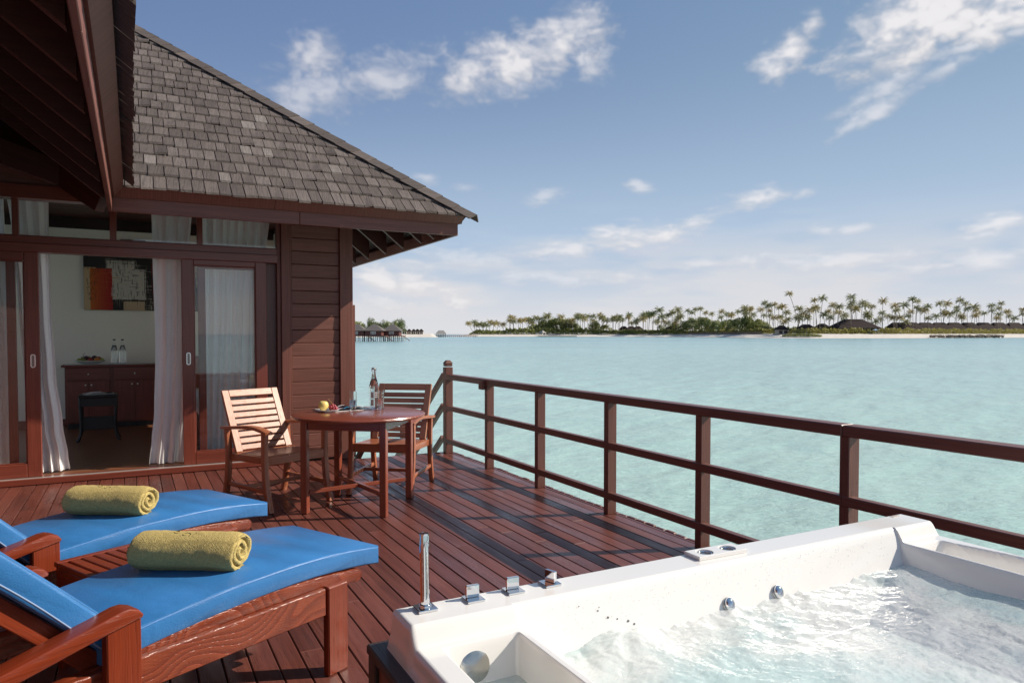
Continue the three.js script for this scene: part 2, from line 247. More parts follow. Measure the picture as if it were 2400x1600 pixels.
// ================================================================ the setting: sea and deck
{ // lagoon: one sheet to the horizon, pale sand showing through near by, deeper blue farther off
  const SEA = -1.24, rings = [], nA = 240, pos = [], uv = [], col = [], idx = [];
  for (let r = 0.6; r < 14000; r *= 1.09) rings.push(r);
  rings.forEach((r, j) => { for (let i = 0; i <= nA; i++) {
    const a = i / nA * 2 * Math.PI, x = r * Math.sin(a), z = -r * Math.cos(a);
    pos.push(x, SEA, z); uv.push(x, z);
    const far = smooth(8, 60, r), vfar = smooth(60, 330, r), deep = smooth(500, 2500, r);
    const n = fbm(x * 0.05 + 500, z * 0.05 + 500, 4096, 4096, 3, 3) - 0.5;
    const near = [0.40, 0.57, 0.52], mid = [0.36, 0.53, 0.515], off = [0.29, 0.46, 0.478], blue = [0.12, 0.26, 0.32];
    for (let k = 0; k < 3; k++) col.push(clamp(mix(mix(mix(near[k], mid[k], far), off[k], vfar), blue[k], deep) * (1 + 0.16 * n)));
  } });
  for (let j = 0; j < rings.length - 1; j++) for (let i = 0; i < nA; i++) { const a = j * (nA + 1) + i, b = a + 1, c = a + nA + 1, d = c + 1; idx.push(a, c, b, b, c, d); }
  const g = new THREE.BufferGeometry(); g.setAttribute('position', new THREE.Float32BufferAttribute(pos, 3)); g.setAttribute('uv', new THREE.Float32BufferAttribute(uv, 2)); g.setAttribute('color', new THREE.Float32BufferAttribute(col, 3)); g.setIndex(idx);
  g.computeVertexNormals();
  const wave = (u, v) => { const w = fbm(u * 4, v * 4, 4, 4, 3, 7) - 0.5; const a = fbm(u * 10 + w * 1.2, v * 40 + w * 2.0, 10, 40, 4, 17), b = fbm(u * 24 + w, v * 44 + 3 * w, 24, 44, 3, 27); return 1 - Math.abs(2 * (0.62 * a + 0.38 * b) - 1) * 1.6; };
  const bump = texture(1024, 1024, wave, { rep: [1 / 2.7, 1 / 2.7] });
  bump.rotation = 0.45;
  const wave2 = (u, v) => fbm(u * 10, v * 26, 10, 26, 5, 37);
  const nm = (() => { const N = 512, h = new Float32Array(N * N); for (let j = 0; j < N; j++) for (let i = 0; i < N; i++) h[j * N + i] = wave2(i / N, j / N);
    return texture(N, N, (u, v) => { const i = Math.round(u * N), j = Math.round(v * N), at = (a, b) => h[wrap(b, N) * N + wrap(a, N)]; const dx = (at(i + 1, j) - at(i - 1, j)) * 11, dy = (at(i, j + 1) - at(i, j - 1)) * 11, l = Math.hypot(dx, dy, 1); return [0.5 - 0.5 * dx / l, 0.5 - 0.5 * dy / l, 0.5 + 0.5 / l]; }, { rep: [1 / 31, 1 / 31] }); })();
  nm.rotation = -0.3;
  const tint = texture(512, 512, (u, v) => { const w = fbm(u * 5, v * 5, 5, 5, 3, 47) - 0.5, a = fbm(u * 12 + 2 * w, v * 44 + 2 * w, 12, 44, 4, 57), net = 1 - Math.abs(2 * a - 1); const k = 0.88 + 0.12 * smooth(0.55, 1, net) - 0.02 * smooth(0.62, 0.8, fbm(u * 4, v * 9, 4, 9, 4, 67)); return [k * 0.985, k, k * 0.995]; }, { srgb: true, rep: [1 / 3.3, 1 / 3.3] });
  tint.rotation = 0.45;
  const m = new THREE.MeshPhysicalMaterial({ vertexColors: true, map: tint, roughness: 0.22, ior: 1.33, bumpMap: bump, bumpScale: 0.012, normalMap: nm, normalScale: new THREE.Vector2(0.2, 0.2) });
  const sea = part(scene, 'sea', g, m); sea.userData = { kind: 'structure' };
}
const deck = setting('deck');
{ // boards run away from the viewer; joints fall at random
  const r = rng(31), pitch = 0.1;
  for (let k = 0; k < 59; k++) {
    const x = 3.16 - k * pitch; let z = x < 2.1 ? -7.80 : -7.652; const tone = r();
    while (z < 1.2) {
      const len = Math.min(z < -7.6 ? 1.0 + r() * 2.6 : 1.9 + r() * 1.6, 1.25 - z);
      part(deck, 'deck_board', box(pitch - 0.0045, 0.024, len - 0.003, { c: 0.0035, grain: 'z' }), M.deck[Math.floor(tone * 2.2 + r() * 2.8) % 5], [x, -0.012 + (r() - 0.5) * 0.002, z + len / 2], [0, 0, (r() - 0.5) * 0.006]);
      z += len;
    }
  }
  for (let k = 0; k < 4; k++) part(deck, 'edge_board', box(0.026, 0.024, 2.2, { c: 0.0035, grain: 'z' }), M.deck[k], [3.2245, -0.012, -6.552 + k * 2.203]);
  const j = []; for (let z = -7.6; z < 1.2; z += 0.6) j.push(span(-2.7, 3.22, -0.17, -0.026, z, z + 0.06, { c: 0 })); j.push(span(-2.7, 3.22, -0.21, -0.17, -7.6, 1.2, { c: 0 }), span(-2.7, 2.1, -0.22, -0.18, -12.1, -7.61, { c: 0 }));
  part(deck, 'joist', merge(j), M.deckUnder);
  for (let k = 0; k < 72; k++) part(deck, 'skirt_board', box(0.032, 0.34, 0.097, { c: 0.006, grain: 'y' }), M.deck[k % 5], [3.262, -0.170 + (r() - 0.5) * 0.008, -7.58 + k * 0.108]);
  for (let k = 0; k < 4; k++) part(deck, 'pile', new THREE.CylinderGeometry(0.14, 0.15, 2.6, 16), M.deckUnder, [2.7, -1.5, -7 + k * 2.6]);
}
// ================================================================ railing and steps
{
  const t = thing('deck_railing', 'dark brown wooden railing of posts and three rails along the sea side of the deck', 'railing', [3.18, 0, -4.5]);
  const L = (x, y, z) => [x - 3.18, y, z + 4.5];
  const zs = [-6.475, -5.455, -4.40, -3.405, -2.36, -1.35, -0.5, 0.5];
  part(t, 'corner_post', box(0.088, 0.985, 0.088, { c: 0.004, grain: 'y' }), M.rail, L(3.18, 0.4925, -7.545));
  const cap = new THREE.CylinderGeometry(0.028, 0.0636, 0.034, 4, 1).toNonIndexed(); cap.rotateY(Math.PI / 4); cap.computeVertexNormals();
  part(t, 'post_cap', merge([uvBox(cap, 'x').translate(0, 0.035, 0), box(0.082, 0.036, 0.082, { c: 0.005 })]), M.rail, L(3.18, 1.013, -7.545));
  for (const z of zs) part(t, 'post', box(0.082, 0.85, 0.055, { c: 0.004, grain: 'y' }), M.rail, L(3.182, 0.425, z));
  const joints = [-7.62, -6.45, -5.45, -2.37, 0.9];
  for (let k = 0; k < joints.length - 1; k++) part(t, 'top_rail', span(-0.046, 0.05, 0.848, 0.906, joints[k] + 0.0015, joints[k + 1] - 0.0015, { c: 0.005, grain: 'z' }).translate(0, 0, 4.5), M.rail);
  for (const y of [0.497, 0.121]) for (let k = 0; k < 3; k++) { const a = [-7.62, -5.45, -2.37, 0.9]; part(t, 'middle_rail', span(-0.0435, 0.006, y, y + 0.052, a[k] + 0.001, a[k + 1] - 0.001, { c: 0.004, grain: 'z' }).translate(0, 0, 4.5), M.rail); }
  part(t, 'junction_box', box(0.03, 0.09, 0.10, { c: 0.006 }), M.post, L(3.122, 0.845, -6.53));
}
{
  const t = thing('deck_stairs', 'wooden steps with slanting handrails going down to the sea beyond the corner post', 'stairs', [2.7, 0, -7.9]);
  const slope = -0.72;
  for (const [x, n] of [[0.46, 0], [-0.46, 2]]) {
    for (let k = n; k < 3; k++) { const y = [0.878, 0.524, 0.148][k]; part(t, 'stair_rail', beam([x, y + 0.02, 0.29 - 0.02 * k], [x, y + 0.02 + slope * 2.0, -1.71 - 0.02 * k], 0.05, 0.055), M.rail); }
    if (!n) part(t, 'stair_post', span(x - 0.04, x + 0.04, -1.6, 0.25, -1.15, -1.07, { grain: 'y' }), M.rail);
    part(t, 'stringer', beam([x, -0.12, 0.22], [x, -0.12 + slope * 2.1, -1.9], 0.05, 0.2), M.rail);
  }
  for (let k = 0; k < 8; k++) part(t, 'tread', box(0.9, 0.03, 0.26, { grain: 'x' }), M.deck[k % 5], [0, -0.19 - 0.187 * k, 0.05 - 0.26 * k]);
}
// ================================================================ the villa
const villa = thing('villa', 'red brown timber villa with grey wooden shingle roof and sliding glass doors beside the deck', 'house', [0, 0, 0]);
const vb = (name, x0, x1, y0, y1, z0, z1, mat, o) => part(villa, name, span(x0, x1, y0, y1, z0, z1, o), mat);
{ // front wall
  vb('door_sill', -2.2, 1.46, 0.004, 0.06, -7.82, -7.656, M.door, { grain: 'x', c: 0.006 });
  vb('door_track', -1.1, 1.33, 0.06, 0.0645, -7.715, -7.665, plain([0.6, 0.58, 0.55], 0.35, { metalness: 0.6 }), { c: 0.001 });
  vb('door_head', -2.2, 1.335, 2.1, 2.178, -7.84, -7.7, M.door, { grain: 'x' });
  vb('transom_sill', -2.2, 1.335, 2.18, 2.243, -7.83, -7.722, M.door, { grain: 'x' });
  vb('transom_head', -2.2, 1.335, 2.578, 2.7, -7.86, -7.70, M.door, { grain: 'x' });
  vb('gable_board', -2.2, 1.335, 2.702, 2.86, -7.85, -7.74, M.siding[0], { grain: 'x' });
  vb('gable_board', -2.2, 2.0, 2.862, 3.05, -7.85, -7.74, M.siding[1], { grain: 'x' });
  vb('gable_board', -2.2, 2.0, 3.052, 3.3, -7.85, -7.74, M.siding[2], { grain: 'x' });
  for (const [x, w] of [[-0.916, 0.05], [-0.152, 0.056], [0.6, 0.051]]) vb('transom_mullion', x - w / 2, x + w / 2, 2.243, 2.578, -7.81, -7.732, M.door, { grain: 'y' });
  for (const [a, b] of [[-1.7, -0.941], [-0.891, -0.18], [-0.124, 0.5745], [0.6255, 1.335]]) {
    vb('transom_pane', a + 0.001, b - 0.001, 2.244, 2.577, -7.776, -7.774, M.glass, { c: 0 });
    vb('transom_bead', a, b, 2.243, 2.255, -7.772, -7.752, M.door, { c: 0.002 });
  }
  vb('jamb', 1.337, 1.376, 0.0, 3.0, -7.85, -7.742, M.post, { grain: 'y' });
  vb('jamb', 1.377, 1.462, 0.0, 3.0, -7.85, -7.716, M.post, { grain: 'y' });
  vb('jamb_trim', 1.463, 1.482, 0.0, 2.7, -7.8, -7.728, M.post, { grain: 'y' });
  vb('side_panel', 1.19, 1.337, 0.06, 2.1, -7.83, -7.8, woodMat([0.16, 0.07, 0.055], 0.4), { grain: 'y' });
  for (let k = 0; k < 19; k++) { const y = 0.03 + k * 0.1385 - 0.005; part(villa, 'siding_board', box(0.504, 0.134, 0.022, { c: 0.004, grain: 'x' }), M.siding[(k * 7 + 1) % 3], [1.7345, y + 0.067, -7.749], [0.045, 0, 0]); }
  vb('wall', 1.46, 2.12, 0.0, 2.75, -7.86, -7.775, M.dark, { c: 0 });
  vb('corner_board', 1.988, 2.13, 0.0, 3.0, -7.87, -7.712, M.post, { grain: 'y', c: 0.004 });
  vb('low_screen', 2.132, 2.17, 0.0, 1.684, -7.86, -7.77, M.post, { grain: 'y' });
}
{ // the other walls, floor and ceiling of the room, with two windows towards the sun
  const ew = (y0, y1, z0, z1) => vb('end_wall', 2.03, 2.128, y0, y1, z0, z1, M.siding[0], { c: 0 });
  ew(0, 0.3, -12, -7.88); ew(2.35, 3.4, -12, -7.88); ew(0.3, 2.35, -12, -11.8); ew(0.3, 2.35, -11.05, -10.95); ew(0.3, 2.35, -8.1, -7.88); ew(0.3, 0.9, -11.8, -11.05); ew(1.62, 2.35, -11.8, -11.05);
  vb('window_pane', 2.07, 2.074, 0.9, 1.62, -11.8, -11.05, M.glass, { c: 0 }); vb('window_pane', 2.07, 2.074, 0.3, 2.35, -10.95, -8.1, M.glass, { c: 0 });
  vb('room_wall', -2.7, 2.03, 0.0, 2.86, -11.98, -11.9, M.plaster, { c: 0 }); for (const [y0, y1, z0, z1] of [[0, 0.3, -12, -7.86], [2.75, 3.4, -12, -7.86], [0.3, 2.75, -12, -11.8], [0.3, 2.75, -8.05, -7.86]]) vb('room_wall', -2.78, -2.7, y0, y1, z0, z1, M.plaster, { c: 0 });
  vb('window_pane', -2.75, -2.746, 0.3, 2.75, -11.8, -8.05, M.glass, { c: 0 });
  vb('room_wall', 2.0, 2.029, 0.0, 0.3, -11.9, -7.88, M.plaster, { c: 0 }); vb('room_wall', 2.0, 2.029, 2.35, 2.95, -11.9, -7.88, M.plaster, { c: 0 });
  vb('cornice', -2.7, 2.0, 2.862, 3.1, -11.99, -11.86, M.sheath, { c: 0, grain: 'x' });
  const ceil = plain([0.75, 0.71, 0.65], 0.7);
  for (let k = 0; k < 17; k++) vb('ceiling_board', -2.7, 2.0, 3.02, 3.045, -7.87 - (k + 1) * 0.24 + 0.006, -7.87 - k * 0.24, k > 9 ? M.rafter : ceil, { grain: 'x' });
  for (let k = 0; k < 30; k++) { const z = -7.825 - k * 0.137; const a = -2.2 + (k * 0.77 % 1.1); part(villa, 'floor_board', span(-2.7, a, 0.03, 0.061, z - 0.1355, z, { grain: 'x', c: 0.0015 }), M.floorIn); part(villa, 'floor_board', span(a + 0.002, 2.0, 0.03, 0.061, z - 0.1355, z, { grain: 'x', c: 0.0015 }), M.floorIn); }
  vb('ceiling_void', -2.78, 2.1, 3.3, 3.34, -12, -7.8, M.dark, { c: 0 });
  vb('skirting', -2.7, 2.0, 0.061, 0.16, -11.9, -11.885, M.cabinet, { c: 0.003 });
  vb('wing_wall', -1.24, -1.165, 0.001, 3.4, -7.7, 1.4, M.dark, { c: 0 });
  for (let k = 0; k < 24; k++) part(villa, 'siding_board', box(0.022, 0.134, 9.1, { c: 0.004, grain: 'z' }), M.siding[(k * 5 + 1) % 3], [-1.15, 0.07 + k * 0.1385, -3.15], [0, 0, -0.045]);
  vb('back_wall', -2.78, 2.12, 0, 3.4, -12.1, -12.0, M.siding[1], { c: 0 });
}
function doorLeaf(name, x0, x1, gx0, gx1, y0, y1, gy0, gy1, zc, hx, label) {
  const g = new THREE.Group(); g.name = name; villa.add(g); if (label) g.userData = { label };
  const d = 0.045, b = (n, a, c, e, f, o) => part(g, n, span(a, c, e, f, zc - d / 2, zc + d / 2, o), M.door);
  b('stile', x0, gx0, y0, y1, { grain: 'y', c: 0.005 }); b('stile', gx1, x1, y0, y1, { grain: 'y', c: 0.005 });
  b('door_rail', gx0 + 0.001, gx1 - 0.001, y0, gy0, { grain: 'x', c: 0.005 }); b('door_rail', gx0 + 0.001, gx1 - 0.001, gy1, y1, { grain: 'x', c: 0.005 });
  const f = 0.012, bead = []; for (const [a, c, e, h] of [[gx0, gx0 + f, gy0, gy1], [gx1 - f, gx1, gy0, gy1], [gx0 + f, gx1 - f, gy0, gy0 + f], [gx0 + f, gx1 - f, gy1 - f, gy1]]) bead.push(span(a + 0.001, c - 0.001, e + 0.001, h - 0.001, zc - 0.01, zc + 0.012, { c: 0.003 }));
  part(g, 'glazing_bead', merge(bead), M.door);
  part(g, 'pane', span(gx0 + 0.002, gx1 - 0.002, gy0 + 0.002, gy1 - 0.002, zc - 0.003, zc + 0.001, { c: 0 }), M.glass);
  const s = new THREE.Shape(), h = new THREE.Path(); s.absarc(0, 0.042, 0.02, 0, Math.PI); s.absarc(0, -0.042, 0.02, Math.PI, 2 * Math.PI); h.absarc(0, 0.042, 0.011, 0, Math.PI); h.absarc(0, -0.042, 0.011, Math.PI, 2 * Math.PI); s.holes.push(h);
  const ring = new THREE.ExtrudeGeometry(s, { depth: 0.004, bevelEnabled: true, bevelSize: 0.001, bevelThickness: 0.001, bevelSegments: 2, curveSegments: 16 });
  part(g, 'handle', ring, M.steel, [hx, 1.12, zc + d / 2]);
  const cup = new THREE.Shape(); cup.absarc(0, 0.042, 0.0108, 0, Math.PI); cup.absarc(0, -0.042, 0.0108, Math.PI, 2 * Math.PI);
  part(g, 'handle_recess', new THREE.ExtrudeGeometry(cup, { depth: 0.001, bevelEnabled: false, curveSegments: 12 }), plain([0.25, 0.22, 0.2], 0.35, { metalness: 0.7 }), [hx, 1.12, zc + d / 2 + 0.0006]);
  return g;
}
doorLeaf('sliding_door', 0.427, 1.227, 0.536, 1.117, 0.066, 2.1, 0.19, 2.045, -7.735, 0.482);
doorLeaf('sliding_door', -1.545, -0.745, -1.436, -0.856, 0.066, 2.1, 0.19, 2.02, -7.735, -0.8);
{ const g = new THREE.Group(); g.name = 'fixed_window'; villa.add(g);   // the fixed leaves behind the sliding ones
  for (const [a, b] of [[0.58, 1.19], [-1.7, -0.93]]) { for (const [c, e, f, h] of [[a, a + 0.07, 0.062, 2.1], [b - 0.07, b, 0.062, 2.1], [a + 0.07, b - 0.07, 0.062, 0.16], [a + 0.07, b - 0.07, 2.02, 2.1]]) part(g, 'frame', span(c, e, f, h, -7.825, -7.785, { c: 0.004 }), M.door); part(g, 'pane', span(a + 0.07, b - 0.07, 0.16, 2.02, -7.806, -7.804, { c: 0 }), M.glass); }
}
// ---------------------------------------------------------------- roof
const PITCH = 0.809, EAVE = 2.578, S = (d) => EAVE + PITCH * d;
const roof = new THREE.Group(); roof.name = 'roof'; villa.add(roof);
function slab(pts, t = 0.04) {                            // planar roof deck, t thick downwards
  const n = pts.length, pos = [], up = pts, dn = pts.map((p) => [p[0], p[1] - t, p[2]]), tri = (a, b, c) => pos.push(...a, ...b, ...c);
  for (let i = 1; i < n - 1; i++) { tri(up[0], up[i], up[i + 1]); tri(dn[0], dn[i + 1], dn[i]); }
  for (let i = 0; i < n; i++) { const j = (i + 1) % n; tri(up[i], dn[i], up[j]); tri(up[j], dn[i], dn[j]); }
  const g = new THREE.BufferGeometry(); g.setAttribute('position', new THREE.Float32BufferAttribute(pos, 3)); g.computeVertexNormals(); return uvBox(g, 'x');
}
const RD = 3.1, XR = 3.10, ZF = -6.75, ZB = -12.95, RY = S(RD);
{
  const k = 0.06, kd = S(k);                              // the boards stop short of the shingles' edge
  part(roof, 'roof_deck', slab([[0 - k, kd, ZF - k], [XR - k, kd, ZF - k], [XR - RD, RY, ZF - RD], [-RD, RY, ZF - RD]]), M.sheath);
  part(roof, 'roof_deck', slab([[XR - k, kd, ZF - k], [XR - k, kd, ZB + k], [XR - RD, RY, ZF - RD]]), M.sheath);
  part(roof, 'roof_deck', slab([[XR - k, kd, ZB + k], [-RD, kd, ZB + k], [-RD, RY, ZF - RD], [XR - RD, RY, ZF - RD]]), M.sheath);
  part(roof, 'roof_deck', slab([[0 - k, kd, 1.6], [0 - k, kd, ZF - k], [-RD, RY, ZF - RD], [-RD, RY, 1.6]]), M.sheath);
}
function hexa(c) {                                        // eight corners: 0-3 underside (butt left, butt right, head right, head left), 4-7 the top above them
  const f = [[0, 1, 5, 4], [1, 2, 6, 5], [2, 3, 7, 6], [3, 0, 4, 7], [4, 5, 6, 7], [3, 2, 1, 0]], pos = [];
  for (const [a, b, d, e] of f) pos.push(...c[a], ...c[b], ...c[d], ...c[a], ...c[d], ...c[e]);
  const g = new THREE.BufferGeometry(); g.setAttribute('position', new THREE.Float32BufferAttribute(pos, 3)); g.computeVertexNormals(); return g;
}
function shingleGeo(to, x0, x1, x2, x3, d0, d1, r, lift = 0) { // to(x, d, height above the roof deck) -> point
  const t = 0.014 + r() * 0.010, j = () => (r() - 0.5) * 0.017, o = (r() - 0.5) * 0.014, cu = r() < 0.12 ? r() * 0.022 : 0, a = o + j() * 0.5, b = o + j() * 0.5;
  const q = [[x0, d0 + a, 0.018 + lift], [x1, d0 + b, 0.018 + lift + cu], [x2, d1, 0.003], [x3, d1, 0.003], [x0, d0 + a, 0.018 + t + lift], [x1, d0 + b, 0.018 + t + lift + cu], [x2, d1, 0.01], [x3, d1, 0.01]];
  const g = hexa(q.map((p) => to(...p))); const uv = [], o1 = r() * 9, o2 = r() * 9, order = [[0, 1, 5, 4], [1, 2, 6, 5], [2, 3, 7, 6], [3, 0, 4, 7], [4, 5, 6, 7], [3, 2, 1, 0]];
  for (const [A, B, C, D] of order) for (const k of [A, B, C, A, C, D]) uv.push(q[k][1] * 1.28 + o1, q[k][0] + q[k][2] + o2);
  g.setAttribute('uv', new THREE.Float32BufferAttribute(uv, 2)); return g;
}
{ // front slope: every shingle for itself, the last small ones joined
  const r = rng(77), toFront = (x, d, h) => [x, S(d) + h, ZF - d + 0]; let count = 0; const rest = [], E = 0.155;
  for (let i = 0; i < 20; i++) {
    const d0 = i * E - (i ? 0 : 0.028), d1 = d0 + 0.205 + (i ? 0 : 0.028); let x = -0.16 + r() * 0.08; const end = XR - d0 - 0.02;
    while (x < end - 0.03) {
      let w = 0.085 + r() * 0.05; if (x + w > end - 0.05) w = end - x;
      const x1 = x + w - 0.006 - r() * 0.003, head = XR - d1; const x2 = Math.min(x1, head), x3 = Math.min(x, head - 0.002);
      const g = shingleGeo(toFront, x, x1, x2, x3, d0, d1, r);
      const pick = r(), mat = M.shake[pick < 0.32 ? 0 : pick < 0.6 ? 1 : pick < 0.8 ? 2 : pick < 0.975 ? 3 : 4];
      if (count < 300) part(roof, 'shingle', g, mat); else rest.push(g);
      count++; x += w;
    }
  }
  if (rest.length) part(roof, 'upper_shingles', merge(rest), M.shake[0]).userData = { kind: 'stuff' };
  const others = [], row = (to, from, till, d0, head) => { let x = from; while (x < till - 0.03) { let w = 0.09 + r() * 0.05; if (x + w > till - 0.05) w = till - x; const x1 = x + w - 0.004; others.push(shingleGeo(to, x, x1, head ? Math.max(Math.min(x1, head[1]), head[0] + 0.002) : x1, head ? Math.max(Math.min(x, head[1] - 0.002), head[0]) : x, d0, d0 + 0.205, r)); x += w; } };
  for (let i = 0; i < 20; i++) { const d = i * E; if (d > 0.3) row((u, dd, h) => [u, S(dd) + h, ZF - dd], -d, -0.17, d); }
  for (let i = 0; i < 20; i++) { const d = i * E; row((u, dd, h) => [XR - dd, S(dd) + h, -u], 6.75 + d, 12.95 - d, d, [6.75 + d + 0.205, 12.95 - d - 0.205]); }
  for (let i = 0; i < 20; i++) { const d = i * E - (i ? 0 : 0.022); row((u, dd, h) => [-dd, S(dd) + h, -u], -1.6, 6.75 + d - 0.02, d); }
  part(roof, 'side_shingles', merge(others), M.shake[1]).userData = { kind: 'stuff' };
  // caps folded over the hip
  const hv = V(-1, PITCH, -1).normalize(), nf = V(0, 1, PITCH).normalize(), nr = V(PITCH, 1, 0).normalize(), uf = hv.clone().cross(nf).normalize(), ur = hv.clone().cross(nr).normalize();
  if (uf.x > 0) uf.negate(); if (ur.z > 0) ur.negate();
  const start = V(XR + 0.022, S(-0.022), ZF + 0.022), L = 5.06, n = 23;
  for (let i = 0; i < n; i++) {
    const a = start.clone().addScaledVector(hv, i * L / n - 0.02), b = start.clone().addScaledVector(hv, (i + 1) * L / n + 0.05), w = 0.125 + r() * 0.012, gs = [];
    for (const [u, nn] of [[uf, nf], [ur, nr]]) {
      const lo = 0.036 + r() * 0.004, hi = 0.029, t = 0.010, c = (p, k, s) => p.clone().addScaledVector(nn, k).addScaledVector(u, s).toArray();
      const q = [c(a, lo, -0.012), c(a, lo, w), c(b, hi, w), c(b, hi, -0.012), c(a, lo + t, -0.012), c(a, lo + t, w), c(b, hi + t, w), c(b, hi + t, -0.012)];
      const ok = u === uf ? q : [q[1], q[0], q[3], q[2], q[5], q[4], q[7], q[6]];
      const g = hexa(ok); gs.push(uvBox(g, 'x'));
    }
    part(roof, 'hip_cap', merge(gs), M.shake[i % 4 === 2 ? 0 : 3]);
  }
}
{ // eaves: vertical fascia boards, tilted boards above them, rafters
  const fz = -6.85, fx = 3.005, wx = -0.137;
  const tilt = (a, b, len, at, rotY, name) => { const g = prism([[0, 2.512], [0.022, 2.505], [0.092, 2.588], [0.078, 2.6]], len, { bevel: 0.002 }); part(villa, name, g, M.fascia, at, [0, rotY, 0]); };
  vb('fascia_board', wx + 0.001, 1.392, 2.386, 2.512, fz - 0.03, fz, M.fascia, { grain: 'x', c: 0.004 });
  vb('fascia_board', 1.395, fx, 2.386, 2.512, fz - 0.03, fz, M.fascia, { grain: 'x', c: 0.004 });
  tilt(0, 0, 1.16 + 0.13, [(1.16 - 0.13) / 2, 0, fz - 0.006], -Math.PI / 2, 'upper_fascia'); tilt(0, 0, 3.04 - 1.163, [(3.04 + 1.163) / 2, 0, fz - 0.006], -Math.PI / 2, 'upper_fascia');
  vb('fascia_board', fx - 0.03, fx, 2.386, 2.512, -12.75, fz - 0.031, M.fascia, { grain: 'z', c: 0.004 });
  tilt(0, 0, 5.95, [fx - 0.006, 0, -9.8], 0, 'upper_fascia');
  for (const [a, b] of [[-6.85, -2.86], [-2.857, 1.5]]) { vb('fascia_board', wx - 0.03, wx, 2.386, 2.512, a - (a < -6 ? 0.03 : 0), b, M.fascia, { grain: 'z', c: 0.004 }); tilt(0, 0, b - a - 0.003 + (a < -6 ? 0.1 : 0), [wx - 0.006, 0, (a + b) / 2 - (a < -6 ? 0.05 : 0)], 0, 'upper_fascia'); }
  const yb = (d) => 2.40 + PITCH * (d - 0.19), raft = (len) => prism([[0.185, yb(0.185)], [len, yb(len)], [len, yb(len) + 0.285], [0.185, yb(0.185) + 0.285]], 0.05, { bevel: 0.004 });
  const rw = raft(1.12), re = raft(1.0);
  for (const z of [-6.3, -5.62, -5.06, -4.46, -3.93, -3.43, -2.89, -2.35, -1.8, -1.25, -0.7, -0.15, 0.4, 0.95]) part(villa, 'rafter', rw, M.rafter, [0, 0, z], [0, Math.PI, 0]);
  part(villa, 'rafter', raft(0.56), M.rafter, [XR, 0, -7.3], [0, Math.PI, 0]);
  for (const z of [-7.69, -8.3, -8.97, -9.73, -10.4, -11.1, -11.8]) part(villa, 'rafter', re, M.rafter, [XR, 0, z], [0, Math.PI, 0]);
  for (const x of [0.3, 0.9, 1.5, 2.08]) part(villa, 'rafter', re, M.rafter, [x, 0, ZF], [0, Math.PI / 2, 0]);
  part(villa, 'valley_rafter', beam([-0.19, 2.50, -6.89], [-1.15, 2.50 + 0.96 * PITCH, -7.85], 0.09, 0.26), M.rafter);
  part(villa, 'hip_rafter', beam([2.96, 2.52, -6.89], [2.1, 2.52 + 0.86 * PITCH, -7.75], 0.06, 0.22), M.rafter);
  part(villa, 'ceiling_beam', beam([-0.5, 2.72, -7.2], [-1.2, 2.95, -7.2], 0.06, 0.2), M.rafter);
}

